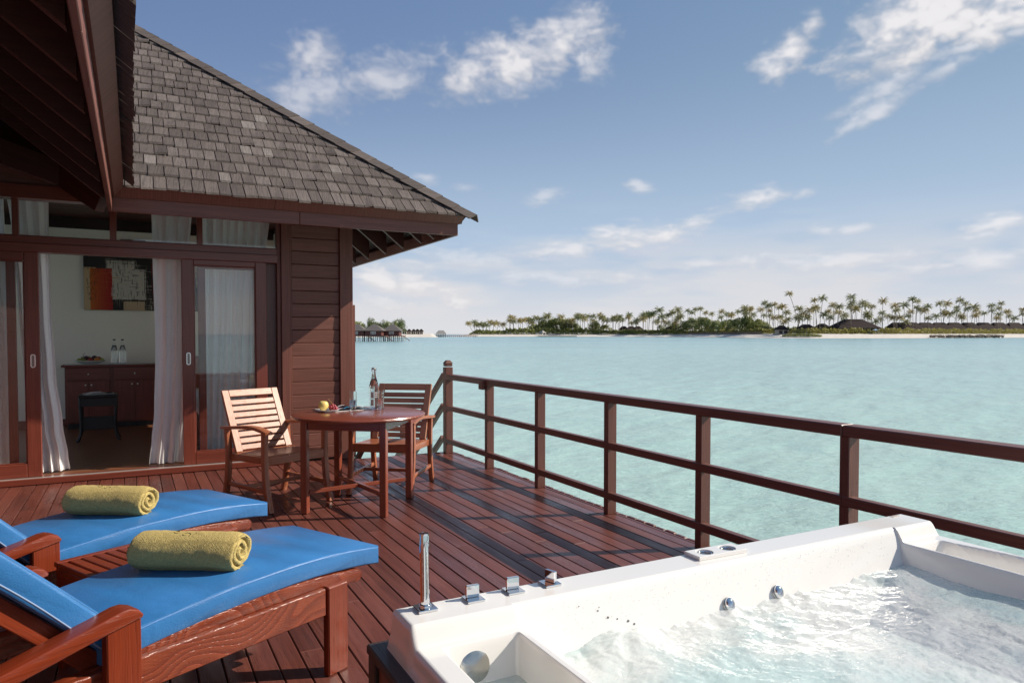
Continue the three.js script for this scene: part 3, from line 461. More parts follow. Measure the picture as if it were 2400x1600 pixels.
// ================================================================ loungers, towels, side table
const AX = V(0.889, 0, -0.457), NX = V(0.457, 0, 0.889), TURN = Math.atan2(0.457, 0.889);
const onAxis = (s, k, y = 0) => AX.clone().multiplyScalar(s).addScaledVector(NX, k).setY(y).toArray();
function makeLounger(label) {
  const t = thing('sun_lounger', label, 'sun lounger', onAxis(1.4, -2.51), TURN, 'sun loungers side by side on the deck');
  const q = (list) => list.map(([s, h]) => [s - 1.4, h]);
  const arch = (s) => 0.4805 - (s < 1.75 ? 0.053 * ((1.75 - s) / 0.72) ** 2 : 0.0345 * ((s - 1.75) / 0.437) ** 2), top = q([1.035, 1.12, 1.2, 1.28, 1.36, 1.44, 1.52, 1.6, 1.68, 1.76, 1.85, 1.94, 2.03, 2.11, 2.187].map((s) => [s, arch(s)]));
  const mat = prism([...top, ...top.slice().reverse().map(([x, y]) => [x, y - 0.077])], 0.59, { bevel: 0.011, seg: 3, crease: 0.9 });
  const pad = part(t, 'seat_cushion', mat, M.blue, [0, 0, -0.005]);
  for (const s of [-1, 1]) part(pad, 'piping', tube(top.slice(1).map(([x, y]) => [x - 0.006, y - 0.008, s * 0.2935]), 0.0022, 60, 6), M.seam);
  // back cushion leaning at about 44 degrees
  const d = [-0.713, 0.701], p0 = [1.118 - 1.4, 0.437], th = 0.082, L = 0.82, nb = [-0.701, -0.713], bp = [];
  for (let k = 0; k <= 8; k++) bp.push([p0[0] + d[0] * L * k / 8 + nb[0] * -0.004 * Math.sin(k / 8 * Math.PI), p0[1] + d[1] * L * k / 8 - nb[1] * 0.004 * Math.sin(k / 8 * Math.PI)]);
  const bk = bp.slice().reverse().map(([x, y]) => [x + nb[0] * th, y + nb[1] * th]);
  const back = part(t, 'back_cushion', prism([...bp, ...bk], 0.59, { bevel: 0.013, seg: 3, crease: 0.9 }), M.blue, [0, 0, -0.005]);
  for (const s of [-1, 1]) part(back, 'piping', tube(bk.slice(0, 9).map(([x, y], i) => [x + 0.008, y + 0.008 - 0.006 * Math.sin(i), s * 0.294]), 0.003, 40, 6), plain([0.22, 0.30, 0.45], 0.4));
  // frame: curved side rails, proud aprons, legs, arms
  const bow = (s) => 0.4065 - (s < 1.66 ? 0.033 * ((1.66 - s) / 0.54) ** 2 : 0.0275 * ((s - 1.66) / 0.4) ** 2), rt = q([[0.2, 0.352], [0.6, 0.353], [0.9, 0.356], ...[1.02, 1.12, 1.22, 1.32, 1.42, 1.52, 1.62, 1.72, 1.82, 1.92, 2.0, 2.06].map((s) => [s, Math.max(0.358, bow(s))])]);
  const end = []; for (let k = 1; k < 8; k++) { const a = Math.PI / 2 - k / 8 * Math.PI; end.push([2.06 - 1.4 + 0.026 * Math.cos(a), 0.3525 + 0.0265 * Math.sin(a)]); }
  const outline = [...rt, ...end, ...rt.slice().reverse().map(([x, y]) => [x, y - 0.053])];
  for (const s of [-1, 1]) {
    part(t, 'side_rail', prism(outline, 0.034, { bevel: 0.006, seg: 2, crease: 0.5 }), M.flame, [0, 0, s * 0.272]);
    part(t, 'apron', box(1.68, 0.107, 0.028, { c: 0.004, grain: 'x', at: [1.03 - 1.4, 0.3035, s * 0.302], off: [0.2, 0.13] }), M.flame);
    part(t, 'front_leg', box(0.102, 0.357, 0.036, { c: 0.005, grain: 'y', at: [1.929 - 1.4, 0.1795, s * 0.303] }), M.mahog);
    part(t, 'rear_leg', box(0.08, 0.357, 0.036, { c: 0.005, grain: 'y', at: [0.22 - 1.4, 0.1795, s * 0.303] }), M.mahog);
    part(t, 'arm_post', box(0.103, 0.242, 0.034, { c: 0.004, grain: 'y', at: [1.071 - 1.4, 0.385, s * 0.3345] }), M.mahog);
    const arm = [[-0.92, 0.345], [-0.655, 0.458], [-0.40, 0.514], [-0.34, 0.529], [-0.315, 0.53], [-0.288, 0.520], [-0.273, 0.501], [-0.277, 0.492], [-0.40, 0.4685], [-0.66, 0.412], [-0.925, 0.300]];
    part(t, 'arm', prism(arm, 0.078, { bevel: 0.008, seg: 3, crease: 0.5 }), M.mahog, [0, 0.006, s * 0.322]);
    // back frame under the cushion
    const b = (k, off) => [p0[0] + d[0] * k + nb[0] * (th + off), p0[1] + d[1] * k + nb[1] * (th + off), s * 0.235];
    part(t, 'back_stile', beam(b(-0.02, 0.033), b(0.84, 0.033), 0.04, 0.06, { up: V(-nb[0], -nb[1], 0) }), M.mahog);
    part(t, 'back_prop', beam([p0[0] - 0.36, 0.56, s * 0.19], [p0[0] - 0.56, 0.3, s * 0.19], 0.03, 0.045), M.mahog);
  }
  for (let k = 0; k < 7; k++) { const u = 0.06 + k * 0.12; part(t, 'back_slat', box(0.06, 0.016, 0.44, { grain: 'z', rot: [0, 0, 2.365], at: [p0[0] + d[0] * u + nb[0] * (th + 0.012), p0[1] + d[1] * u + nb[1] * (th + 0.012), 0] }), M.mahog); }
  for (const x of [-0.34, -0.2, -0.06, 0.08, 0.22, 0.36, 0.5, 0.63]) part(t, 'seat_slat', box(0.06, 0.018, 0.50, { grain: 'z', at: [x, 0.352 + 0.02 * Math.sin((x + 0.35) * 3), 0] }), M.mahog);
  for (const x of [-1.15, -0.3, 0.53]) part(t, 'cross_bar', box(0.03, 0.07, 0.55, { grain: 'z', at: [x, 0.29, 0] }), M.mahog);
  return t;
}
const lounger = makeLounger('nearer red wood sun lounger with blue cushions, beside the white hot tub');
copyOf(lounger, 'farther red wood sun lounger with blue cushions, next to the round table and chairs', onAxis(1.4 + 0.225, -2.51 - 1.075), TURN);
function makeTowel(label, at, turn) {
  const t = thing('rolled_towel', label, 'towel', at, turn, 'olive towels rolled up on the loungers');
  // one thick ribbon wound up, pushed along z
  const turns = 2.55, n = 90, th = 0.0235, inner = 0.012, outer = [], inn = [];
  for (let i = 0; i <= n; i++) { const a = i / n * turns * 2 * Math.PI, r = inner + 0.0255 * a / (2 * Math.PI) + (i < n * 0.62 ? 0.006 * (fbm(a * 0.9 + 20, 5, 4096, 4096, 2, 3) - 0.5) * 2 : 0); const flat = (x, y) => [x * 1.11 + 0.012 * Math.max(0, -y), Math.max(y * 0.93, -0.0665) + 0.0685]; const ph = a - 4.75; outer.push(flat((r + th / 2) * Math.cos(ph), (r + th / 2) * Math.sin(ph))); inn.push(flat((r - th / 2 + 0.002) * Math.cos(ph), (r - th / 2 + 0.002) * Math.sin(ph))); }
  const s = new THREE.Shape([...outer, ...inn.reverse()].map((p) => new THREE.Vector2(...p)));
  let g = new THREE.ExtrudeGeometry(s, { depth: 0.385, steps: 40, bevelEnabled: true, bevelSize: 0.008, bevelThickness: 0.014, bevelOffset: -0.008, bevelSegments: 4 });
  g.translate(0, 0, -0.1925); const p = g.attributes.position, r = rng(8);
  for (let i = 0; i < p.count; i++) { const x = p.getX(i), y = p.getY(i), z = p.getZ(i), e = smooth(0.15, 0.205, Math.abs(z)); const k = 1 - 0.06 * e + 0.10 * (fbm(z * 9 + 50, Math.atan2(y - 0.07, x) * 1.2 + 9, 4096, 4096, 3, 3) - 0.5) + 0.035 * (fbm(z * 60 + 80, Math.atan2(y - 0.07, x) * 6 + 30, 4096, 4096, 2, 3) - 0.5); p.setX(i, x * k + 0.006 * Math.sin(z * 7)); p.setY(i, Math.max(0.001, (y - 0.07) * k + 0.07 + 0.002 * Math.sin(z * 11))); p.setZ(i, z + (Math.abs(z) > 0.185 ? 0.012 * (fbm(x * 30 + 60, y * 30 + 60, 4096, 4096, 2, 9) - 0.5) : 0)); }
  g.deleteAttribute('normal'); g.deleteAttribute('uv'); g = mergeVertices(g, 1e-4); g = toCreasedNormals(g, 0.9); uvBox(g, 'z');
  part(t, 'towel_roll', g, M.terry);
  const top = (u, w) => { const rr = 0.0768, a = Math.PI / 2 + w; return [rr * 1.09 * Math.cos(a), 0.0675 + rr * 0.935 * Math.sin(a), u]; }, curl = (cu, cw, s0, dir) => { const l = []; for (let i = 0; i <= 20; i++) { const a = i / 20 * 5.2, q = s0 * (1 - 0.13 * a); l.push(top(cu + q * Math.cos(a * dir + 0.6), cw + q * 9 * Math.sin(a * dir + 0.6))); } return tube(l, 0.0021, 40, 5); };
  const f = -1; part(t, 'emblem', merge([curl(-0.045, f * -0.15, 0.018, 1), curl(0.0, f * -0.38, 0.022, -1), curl(0.045, f * -0.15, 0.018, 1)]), M.terry);
  return t;
}
const towel = makeTowel('rolled olive towel on the nearer lounger, in front of the hot tub', [0.185, 0.470, -2.965], 54 * DEG);
copyOf(towel, 'rolled olive towel on the farther lounger, in front of the open glass door', [-0.105, 0.470, -4.05], 53 * DEG);
{
  const t = thing('side_table', 'small slatted red wood side table standing between the two loungers', 'side table', onAxis(1.53, -3.015), TURN);
  for (let k = 0; k < 8; k++) part(t, 'slat', box(0.040, 0.018, 0.27, { grain: 'z', at: [-0.168 + k * 0.048, 0.424, 0] }), M.mahog);
  for (const s of [-1, 1]) { part(t, 'top_rail', box(0.46, 0.022, 0.03, { grain: 'x', at: [0, 0.423, s * 0.151] }), M.mahog); part(t, 'end_rail', box(0.03, 0.022, 0.27, { grain: 'z', at: [s * 0.2145, 0.423, 0] }), M.mahog); part(t, 'apron', box(0.42, 0.06, 0.018, { grain: 'x', at: [0, 0.381, s * 0.146] }), M.mahog); part(t, 'end_apron', box(0.018, 0.10, 0.25, { grain: 'z', at: [s * 0.218, 0.361, 0] }), M.mahog);
    for (const u of [-1, 1]) part(t, 'leg', box(0.04, 0.41, 0.04, { grain: 'y', at: [u * 0.205, 0.205, s * 0.14] }), M.mahog); }
}
// ================================================================ dining set
function makeChair(label, at, turn) {
  const t = thing('deck_chair', label, 'armchair', at, turn, 'wooden armchairs at the round table');
  const ribbon = (list, w) => { const a = [], b = []; list.forEach(([z, y], i) => { const p = list[Math.max(0, i - 1)], n = list[Math.min(list.length - 1, i + 1)], l = Math.hypot(n[0] - p[0], n[1] - p[1]), nx = -(n[1] - p[1]) / l, ny = (n[0] - p[0]) / l; const ww = Array.isArray(w) ? w[i] : w; a.push([z + nx * ww / 2, y + ny * ww / 2]); b.push([z - nx * ww / 2, y - ny * ww / 2]); }); return [...b, ...a.reverse()]; };
  const side = (list, w, depth, mat, name, x) => part(t, name, prism(ribbon(list, w), depth, { bevel: 0.004, seg: 2 }), mat, [x, 0, 0], [0, -Math.PI / 2, 0]);
  for (const s of [-1, 1]) {
    side([[0.338, 0.0], [0.312, 0.09], [0.285, 0.2], [0.27, 0.32], [0.266, 0.42], [0.268, 0.605]], 0.046, 0.04, M.teak, 'front_leg', s * 0.272);
    side([[-0.335, 0.0], [-0.305, 0.1], [-0.278, 0.22], [-0.266, 0.34], [-0.268, 0.45], [-0.285, 0.60]], 0.046, 0.04, M.teak, 'rear_leg', s * 0.272);
    side([[-0.335, 0.602], [-0.22, 0.610], [-0.08, 0.624], [0.06, 0.636], [0.17, 0.634], [0.26, 0.622], [0.335, 0.608]], [0.022, 0.024, 0.026, 0.027, 0.027, 0.026, 0.022], 0.062, M.teak, 'arm', s * 0.276);
    side([[-0.26, 0.372], [0.26, 0.392]], 0.055, 0.026, M.teak, 'side_rail', s * 0.258);
    side([[-0.295, 0.155], [0.29, 0.155]], 0.034, 0.022, M.teak, 'side_stretcher', s * 0.272);
  }
  part(t, 'front_rail', box(0.52, 0.062, 0.024, { grain: 'x', at: [0, 0.388, 0.272] }), M.teak);
  part(t, 'rear_rail', box(0.5, 0.055, 0.024, { grain: 'x', at: [0, 0.37, -0.25] }), M.teak);
  part(t, 'cross_stretcher', box(0.525, 0.03, 0.022, { grain: 'x', at: [0, 0.155, -0.02] }), M.teak);
  for (let k = 0; k < 9; k++) part(t, 'seat_slat', box(0.50, 0.016, 0.05, { grain: 'x', c: 0.004 }), M.teak, [0, 0.422 - k * 0.0028 - 0.006 * Math.sin(k / 8 * Math.PI), 0.262 - k * 0.0575], [-0.05, 0, 0]);
  const tilt = 0.435, back = new THREE.Group(); back.name = 'backrest'; back.position.set(0, 0.408, -0.185); back.rotation.x = -tilt; t.add(back);
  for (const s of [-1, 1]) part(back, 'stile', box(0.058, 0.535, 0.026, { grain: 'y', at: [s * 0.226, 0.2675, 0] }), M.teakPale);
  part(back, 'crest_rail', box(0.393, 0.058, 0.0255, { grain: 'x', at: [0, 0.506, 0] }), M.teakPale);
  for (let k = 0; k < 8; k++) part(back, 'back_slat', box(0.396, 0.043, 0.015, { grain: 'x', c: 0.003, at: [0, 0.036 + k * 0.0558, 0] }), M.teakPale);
  return t;
}
const chair = makeChair('wooden slatted armchair on the left of the round table, its pale back in full sun', [1.026, 0, -6.02], 22.4 * DEG);
copyOf(chair, 'wooden slatted armchair on the right of the round table, its dark back towards the sea', [2.02, 0, -6.07], -36.9 * DEG);
const TT = [1.575, 0, -5.545];
{
  const t = thing('round_table', 'round red wood table with four square legs and crossed stretchers', 'table', TT, -37.3 * DEG);
  const disc = lathe([[0, 0.712], [0.505, 0.712], [0.515, 0.716], [0.52, 0.726], [0.515, 0.736], [0.505, 0.74], [0, 0.74]], 72).toNonIndexed(); part(t, 'table_top', uvBox(toCreasedNormals(disc, 0.6), 'x'), M.table);
  const h = 0.312;
  for (const s of [-1, 1]) { for (const u of [-1, 1]) part(t, 'leg', box(0.052, 0.71, 0.052, { c: 0.004, grain: 'y', at: [s * h, 0.356, u * h] }), M.table);
    part(t, 'apron', box(2 * h - 0.054, 0.072, 0.022, { grain: 'x', at: [0, 0.674, s * h] }), M.table); part(t, 'apron', box(0.022, 0.072, 2 * h - 0.054, { grain: 'z', at: [s * h, 0.674, 0] }), M.table); }
  part(t, 'stretcher', beam([-h + 0.02, 0.165, -h + 0.02], [h - 0.02, 0.165, h - 0.02], 0.028, 0.034), M.table);
  part(t, 'stretcher', beam([-h + 0.02, 0.164, h - 0.02], [h - 0.02, 0.164, -h + 0.02], 0.028, 0.030), M.table);
}
// ================================================================ things on the table
const TY = 0.7402;
function bottleParts(t, h, r, stopper) {
  part(t, 'glass_body', lathe([[0.001, 0.002], [r * 0.9, 0.002], [r, 0.012], [r, h * 0.50], [r * 0.96, h * 0.56], [r * 0.72, h * 0.68], [r * 0.45, h * 0.80], [r * 0.37, h * 0.88], [r * 0.37, h * 0.95], [r * 0.43, h * 0.955], [r * 0.43, h * 0.975], [r * 0.33, h * 0.98]], 32), M.tumbler);
  part(t, 'water', lathe([[0.001, 0.008], [r * 0.86, 0.008], [r * 0.92, 0.016], [r * 0.92, h * 0.49], [r * 0.88, h * 0.555], [r * 0.66, h * 0.67], [r * 0.5, h * 0.74], [0.001, h * 0.74]], 32), M.water);
  if (stopper) { part(t, 'stopper', lathe([[0.001, h * 0.97], [r * 0.36, h * 0.97], [r * 0.4, h * 0.99], [r * 0.3, h * 1.02], [0.001, h * 1.025]], 20), plain([0.3, 0.3, 0.3], 0.3));
    part(t, 'wire_clip', merge([tube([[r * 0.42, h * 0.93, 0], [r * 0.52, h * 0.97, 0], [r * 0.44, h * 1.01, 0], [0, h * 1.03, 0], [-r * 0.44, h * 1.01, 0], [-r * 0.52, h * 0.97, 0], [-r * 0.42, h * 0.93, 0]], 0.0016, 32, 6), new THREE.TorusGeometry(r * 0.44, 0.0016, 6, 24).rotateX(Math.PI / 2).translate(0, h * 0.93, 0)]), M.steel); }
  else part(t, 'cap', lathe([[0.001, h * 0.95], [r * 0.4, h * 0.95], [r * 0.4, h * 1.0], [0.001, h]], 16), M.black);
}
{
  const t = thing('water_bottle', 'tall clear glass bottle of water with swing top on the round table', 'bottle', [1.775, TY, -5.80]); bottleParts(t, 0.335, 0.041, true);
  part(t, 'print', merge([0.10, 0.117, 0.134].map((y) => new THREE.CylinderGeometry(0.0415, 0.0415, 0.007, 18, 1, true, -0.9, 1.2).translate(0, y, 0))), plain([0.7, 0.7, 0.7], 0.6));
}
function tumblerAt(at, label) { const t = thing('drinking_glass', label, 'glass', at, 0, 'glasses of water on the round table'); const r = 0.029, h = 0.155; part(t, 'glass_wall', lathe([[0.001, 0.001], [r - 0.002, 0.001], [r, 0.004], [r, h], [r - 0.0018, h + 0.0004], [r - 0.0022, h], [r - 0.0024, 0.014], [0.001, 0.013]], 32), M.tumbler); part(t, 'water', lathe([[0.001, 0.014], [r - 0.003, 0.0145], [r - 0.003, h * 0.55], [0.001, h * 0.55]], 32), M.water); return t; }
tumblerAt([1.577, TY, -5.73], 'straight glass half full of water beside the magazine'); tumblerAt([1.80, TY, -5.70], 'straight glass half full of water in front of the tall bottle');
{
  const P = [1.375, TY, -5.735];
  const t = thing('plate', 'white plate with an apple and grapes on the round table', 'plate', P); part(t, 'dish', toCreasedNormals(lathe([[0.001, 0.004], [0.045, 0.003], [0.05, 0.001], [0.055, 0.003], [0.09, 0.015], [0.092, 0.017], [0.09, 0.018], [0.055, 0.008], [0.001, 0.008]], 48), 0.5), M.ceramic);
  const a = thing('apple', 'pale yellow apple on the plate beside the grapes', 'apple', [P[0] - 0.035, TY + 0.009, P[2] - 0.005]);
  part(a, 'flesh', lathe([[0.001, 0.008], [0.014, 0.001], [0.026, 0.006], [0.037, 0.022], [0.041, 0.042], [0.038, 0.06], [0.027, 0.074], [0.014, 0.077], [0.004, 0.071], [0.001, 0.068]], 28), plain([0.72, 0.56, 0.17], 0.35, { map: texture(128, 128, (u, v) => { const k = fbm(u * 6, v * 5, 6, 5, 4, 3); const red = smooth(0.3, 0.05, v) * 0.8 + 0.3 * smooth(0.55, 0.8, k); return [1, mix(1, 0.55, red), mix(1, 0.6, red)]; }, { srgb: true }) })); part(a, 'stalk', new THREE.CylinderGeometry(0.0014, 0.001, 0.018, 6).translate(0, 0.076, 0), M.cabinet);
  const g = thing('grapes', 'small bunch of red grapes on the plate beside the apple', 'grapes', [P[0] + 0.04, TY + 0.009, P[2] + 0.005]), r = rng(4), l = [];
  for (let k = 0; k < 26; k++) { const a2 = r() * 6.28, q = Math.sqrt(r()) * 0.036, y = 0.010 + r() * 0.05 * (1 - q / 0.05); l.push(new THREE.SphereGeometry(0.0105 + r() * 0.0015, 14, 10).scale(1, 1.1, 1).translate(q * Math.cos(a2), y, q * Math.sin(a2))); }
  part(g, 'berries', merge(l), plain([0.30, 0.025, 0.035], 0.28, { transmission: 0.0 })); part(g, 'stem', tube([[0, 0.03, 0], [-0.01, 0.062, -0.005], [-0.03, 0.085, -0.01], [-0.036, 0.094, -0.01]], 0.0016, 16, 6), plain([0.35, 0.2, 0.07], 0.6));
}
{
  const c = document.createElement('canvas'); c.width = 256; c.height = 256; const x = c.getContext('2d'); x.fillStyle = '#e9e7e2'; x.fillRect(0, 0, 256, 256); x.fillStyle = '#1c2f3c'; x.fillRect(132, 10, 116, 90); x.fillStyle = '#3f9fc4'; x.fillRect(132, 100, 116, 30); x.fillStyle = '#1e3440'; x.fillRect(132, 130, 116, 100); x.fillStyle = '#6f7a53'; x.fillRect(140, 24, 100, 30); x.fillStyle = '#3d7fd0'; x.fillRect(40, 20, 80, 120); x.fillStyle = '#c97a4a'; x.fillRect(60, 30, 40, 30); x.fillStyle = '#9aa6b5'; for (let k = 0; k < 10; k++) x.fillRect(12, 150 + k * 9, 100, 3);
  const tx = new THREE.CanvasTexture(c); tx.colorSpace = THREE.SRGBColorSpace;
  const t = thing('magazine', 'open magazine lying on the round table behind the plate', 'magazine', [1.515, TY, -5.83], 10 * DEG);
  const page = (s) => grid(16, 12, (u, v) => { const w = 0.205 * u; return [s * w, 0.005 + 0.022 * Math.sin(Math.min(1, u * 1.6) * Math.PI) * (1 - 0.35 * u) + (u > 0.9 ? 0.006 * (u - 0.9) * 10 : 0), (v - 0.5) * 0.27]; });
  const uvp = (g, a, b) => { const uv = g.attributes.uv; for (let i = 0; i < uv.count; i++) uv.setXY(i, mix(a, b, uv.getX(i)), uv.getY(i)); return g; };
  const mm = new THREE.MeshPhysicalMaterial({ map: tx, roughness: 0.28 });
  part(t, 'right_page', uvp(page(1), 0.5, 1), mm); part(t, 'left_page', uvp(page(-1), 0.5, 0), mm); part(t, 'pages', merge([box(0.2, 0.004, 0.268, { c: 0.001, at: [0.103, 0.0025, 0] }), box(0.2, 0.004, 0.268, { c: 0.001, at: [-0.103, 0.0025, 0] })]), M.paper);
}

// ================================================================ hot tub
const zWall = (y) => y < 0.6275 ? -1.6 + (0.6275 - y) / 2.5 : -1.626 + Math.sqrt((0.66 - y) / 48);  // the basin's long wall
{
  const t = thing('hot_tub', 'white acrylic hot tub in a dark wooden surround on the deck', 'hot tub', [1.61, 0, -1.0]);
  const X0 = 0.577, X1 = 2.648, ZB0 = -1.738, ZF0 = -0.32;
  const lines = (a, b, step, marks) => { const l = []; for (let x = a; x < b; x += step) l.push(x); for (const [m, w, n] of marks) for (let k = -n; k <= n; k++) l.push(m + w * k / n); return [...new Set(l.filter((x) => x >= a && x <= b).concat([a, b]).map((x) => Math.round(x * 1e5) / 1e5))].sort((p, q) => p - q); };
  const xs = lines(X0 - 0.014, X1 + 0.014, 0.022, [[X0, 0.014, 8], [0.64, 0.012, 6], [0.665, 0.02, 5], [0.842, 0.014, 6], [0.868, 0.014, 6], [0.89, 0.03, 6], [2.40, 0.03, 6], [2.424, 0.014, 6], [2.446, 0.012, 6], [2.56, 0.02, 6], [2.60, 0.02, 6], [X1, 0.014, 8]]);
  const zs = lines(ZB0 - 0.014, ZF0 + 0.014, 0.022, [[ZB0, 0.014, 8], [-1.615, 0.02, 8], [-1.59, 0.02, 8], [-1.555, 0.02, 8], [-1.53, 0.03, 6], [-0.36, 0.03, 5], [ZF0, 0.014, 6]]);
  const H = (x, z) => {
    const step = smooth(-1.615, -1.574, z);              // rim down to the ledges
    const ledge = mix(0.66, 0.6135, step);
    let h = ledge;
    // end pockets
    const rt = mix(2.572, 2.612, smooth(-1.54, -1.25, z));
    const pocketL = smooth(0.638, 0.662, x) * smooth(0.847, 0.829, x), pocketR = smooth(2.437, 2.452, x) * smooth(rt + 0.012, rt - 0.016, x);
    const zin = smooth(-1.560, -1.530, z) * smooth(-0.34, -0.40, z), zr = smooth(-1.545, -1.50, z) * smooth(-0.34, -0.40, z);
    h = mix(h, 0.43, pocketL * zin); h = mix(h, 0.47, pocketR * zr);
    // the basin: its long back wall starts right at the rim
    const d = Math.min(x - 0.862, 2.430 - x);
    if (d > 0) {
      const wall = z < -1.626 ? 0.66 : z < -1.6 ? 0.66 - 48 * (z + 1.626) ** 2 : 0.6275 - 2.5 * (z + 1.6);
      const side = 0.6135 - 0.22 * clamp((d - 0.002) / 0.05) ** 1.25, front = z > -0.37 ? 0.6 : 0;
      h = Math.max(wall, Math.min(side, h), front, 0.40);
    }
    // outside: rounded edge, then straight down
    const e = Math.min(x - X0, X1 - x, z - ZB0, ZF0 - z);
    const rr = 0.014; if (e < rr) { const q = clamp((rr - e) / rr); h -= rr * (1 - Math.sqrt(Math.max(0, 1 - q * q))); }
    if (e < 0) h = mix(h, 0.553, clamp(-e / 0.012) ** 0.6);
    return h;
  };
  const pos = [], uv = [], idx = [], nx = xs.length;
  for (const z of zs) for (const x of xs) { pos.push(x - 1.61, H(x, z), z + 1.0); uv.push(x, z); }
  for (let j = 0; j < zs.length - 1; j++) for (let i = 0; i < nx - 1; i++) { const a = j * nx + i, b = a + 1, c = a + nx, d = c + 1; idx.push(a, c, b, b, c, d); }
  let g = new THREE.BufferGeometry(); g.setAttribute('position', new THREE.Float32BufferAttribute(pos, 3)); g.setAttribute('uv', new THREE.Float32BufferAttribute(uv, 2)); g.setIndex(idx);
  g.computeVertexNormals();
  part(t, 'tub_shell', g, M.white);
  const L = (x, y, z) => [x - 1.61, y, z + 1.0], sp = (x0, x1, y0, y1, z0, z1, o) => span(x0, x1, y0, y1, z0, z1, o).translate(-1.61, 0, 1.0);
  const dark = woodMat([0.045, 0.03, 0.024], 0.45), panel = woodMat([0.17, 0.06, 0.035], 0.45);
  part(t, 'surround_top', sp(0.526, 0.60, 0.528, 0.555, -1.80, -0.2, { grain: 'z', c: 0.005 }), dark); part(t, 'surround_top', sp(0.601, 2.70, 0.528, 0.555, -1.80, -1.72, { grain: 'x', c: 0.005 }), dark); part(t, 'surround_top', sp(2.62, 2.70, 0.528, 0.555, -1.719, -0.2, { grain: 'z', c: 0.005 }), dark);
  part(t, 'corner_stile', sp(0.53, 0.60, 0.001, 0.527, -1.796, -1.74, { grain: 'y' }), dark); part(t, 'corner_stile', sp(2.63, 2.696, 0.001, 0.527, -1.796, -1.74, { grain: 'y' }), dark);
  for (let k = 0; k < 12; k++) part(t, 'side_board', sp(0.54, 0.56, 0.04, 0.527, -1.738 + k * 0.13, -1.738 + k * 0.13 + 0.127, { grain: 'y' }), panel);
  for (let k = 0; k < 15; k++) part(t, 'back_board', sp(0.602 + k * 0.135, 0.602 + k * 0.135 + 0.132, 0.04, 0.527, -1.785, -1.765, { grain: 'y' }), panel);
  part(t, 'right_board', sp(2.66, 2.68, 0.04, 0.527, -1.735, -0.2, { grain: 'z' }), panel); part(t, 'front_board', sp(0.562, 2.66, 0.04, 0.555, -0.26, -0.22, { grain: 'x' }), panel);
  // chrome fittings
  const stick = new THREE.Group(); stick.name = 'hand_shower'; stick.position.set(...L(0.648, 0.660, -1.69)); t.add(stick);
  part(stick, 'base_plate', box(0.052, 0.008, 0.052, { c: 0.0015, at: [0, 0.004, 0] }), M.chrome); part(stick, 'collar', lathe([[0.016, 0.008], [0.016, 0.014], [0.0125, 0.016]], 32), M.chrome);
  part(stick, 'wand', toCreasedNormals(lathe([[0.0117, 0.012], [0.0117, 0.134], [0.0121, 0.135], [0.0121, 0.192], [0.0112, 0.196], [0.0001, 0.1965]], 40), 0.5), M.chrome, undefined, [0, 0, 0.012]);
  const tap = (x, z, turn) => { const q = new THREE.Group(); q.name = 'tap'; q.position.set(...L(x, 0.660, z)); t.add(q); part(q, 'base_plate', box(0.05, 0.007, 0.05, { c: 0.0012, at: [0, 0.0035, 0] }), M.chrome); part(q, 'lever', box(0.036, 0.032, 0.011, { c: 0.0012, at: [0, 0.0235, -0.004] }), M.chrome, undefined, [0, turn, 0]); };
  tap(0.783, -1.692, -0.05); tap(0.905, -1.696, -0.1); tap(1.022, -1.697, -1.25);
  // two cup holders in one plate
  const hs = new THREE.Shape([[-0.098, -0.036], [0.098, -0.036], [0.098, 0.036], [-0.098, 0.036]].map((p) => new THREE.Vector2(...p))); for (const s of [-1, 1]) { const p = new THREE.Path(); p.absarc(s * 0.047, 0, 0.027, 0, Math.PI * 2); hs.holes.push(p); }
  const hg = new THREE.ExtrudeGeometry(hs, { depth: 0.009, bevelEnabled: true, bevelSize: 0.002, bevelThickness: 0.002, bevelOffset: -0.002, bevelSegments: 2, curveSegments: 32 }); hg.rotateX(-Math.PI / 2);
  const hold = part(t, 'cup_holder', hg, M.white, L(1.635, 0.662, -1.688), [0, -0.02, 0]);
  for (const s of [-1, 1]) { part(hold, 'cup_ring', new THREE.TorusGeometry(0.0225, 0.003, 8, 40).rotateX(Math.PI / 2), M.chrome, [s * 0.047, 0.005, 0]); part(hold, 'cup_floor', new THREE.CylinderGeometry(0.0265, 0.0265, 0.002, 32), M.chromeDull, [s * 0.047, 0.002, 0]); }
  part(t, 'rating_plate', box(0.045, 0.0012, 0.016, { c: 0.0003 }), plain([0.42, 0.35, 0.3], 0.4), L(2.585, 0.6605, -1.715));
  // jets in the long wall, air holes, round cover in the left pocket
  for (const [x, y, z] of [[1.57, 0.551, -1.560], [1.778, 0.553, -1.561]]) { const j = part(t, 'jet_nozzle', new THREE.SphereGeometry(0.021, 32, 20).scale(0.82, 1.0, 0.55), M.chrome, L(x, y, z), [-0.35, 0, 0]); part(j, 'jet_ring', new THREE.TorusGeometry(0.0185, 0.003, 8, 32), M.chromeDull, [0, 0, -0.006]); }
  for (const [x, y, r] of [[1.055, 0.626, 0.0016], [1.112, 0.606, 0.0024], [1.118, 0.614, 0.0012], [1.14, 0.585, 0.0036], [1.169, 0.577, 0.0024], [1.203, 0.566, 0.004], [1.221, 0.556, 0.0032]]) part(t, 'air_hole', new THREE.CylinderGeometry(r * 0.8, r * 0.8, 0.004, 12).rotateX(Math.PI / 2), plain([0.16, 0.16, 0.16], 0.5), L(x, y, zWall(y)));
  part(t, 'drain_cover', toCreasedNormals(lathe([[0.0001, 0.012], [0.028, 0.011], [0.038, 0.007], [0.040, 0.0]], 40), 0.6).rotateX(Math.PI / 2), M.chromeDull, L(0.722, 0.556, -1.553), [-0.25, 0, 0]);
}
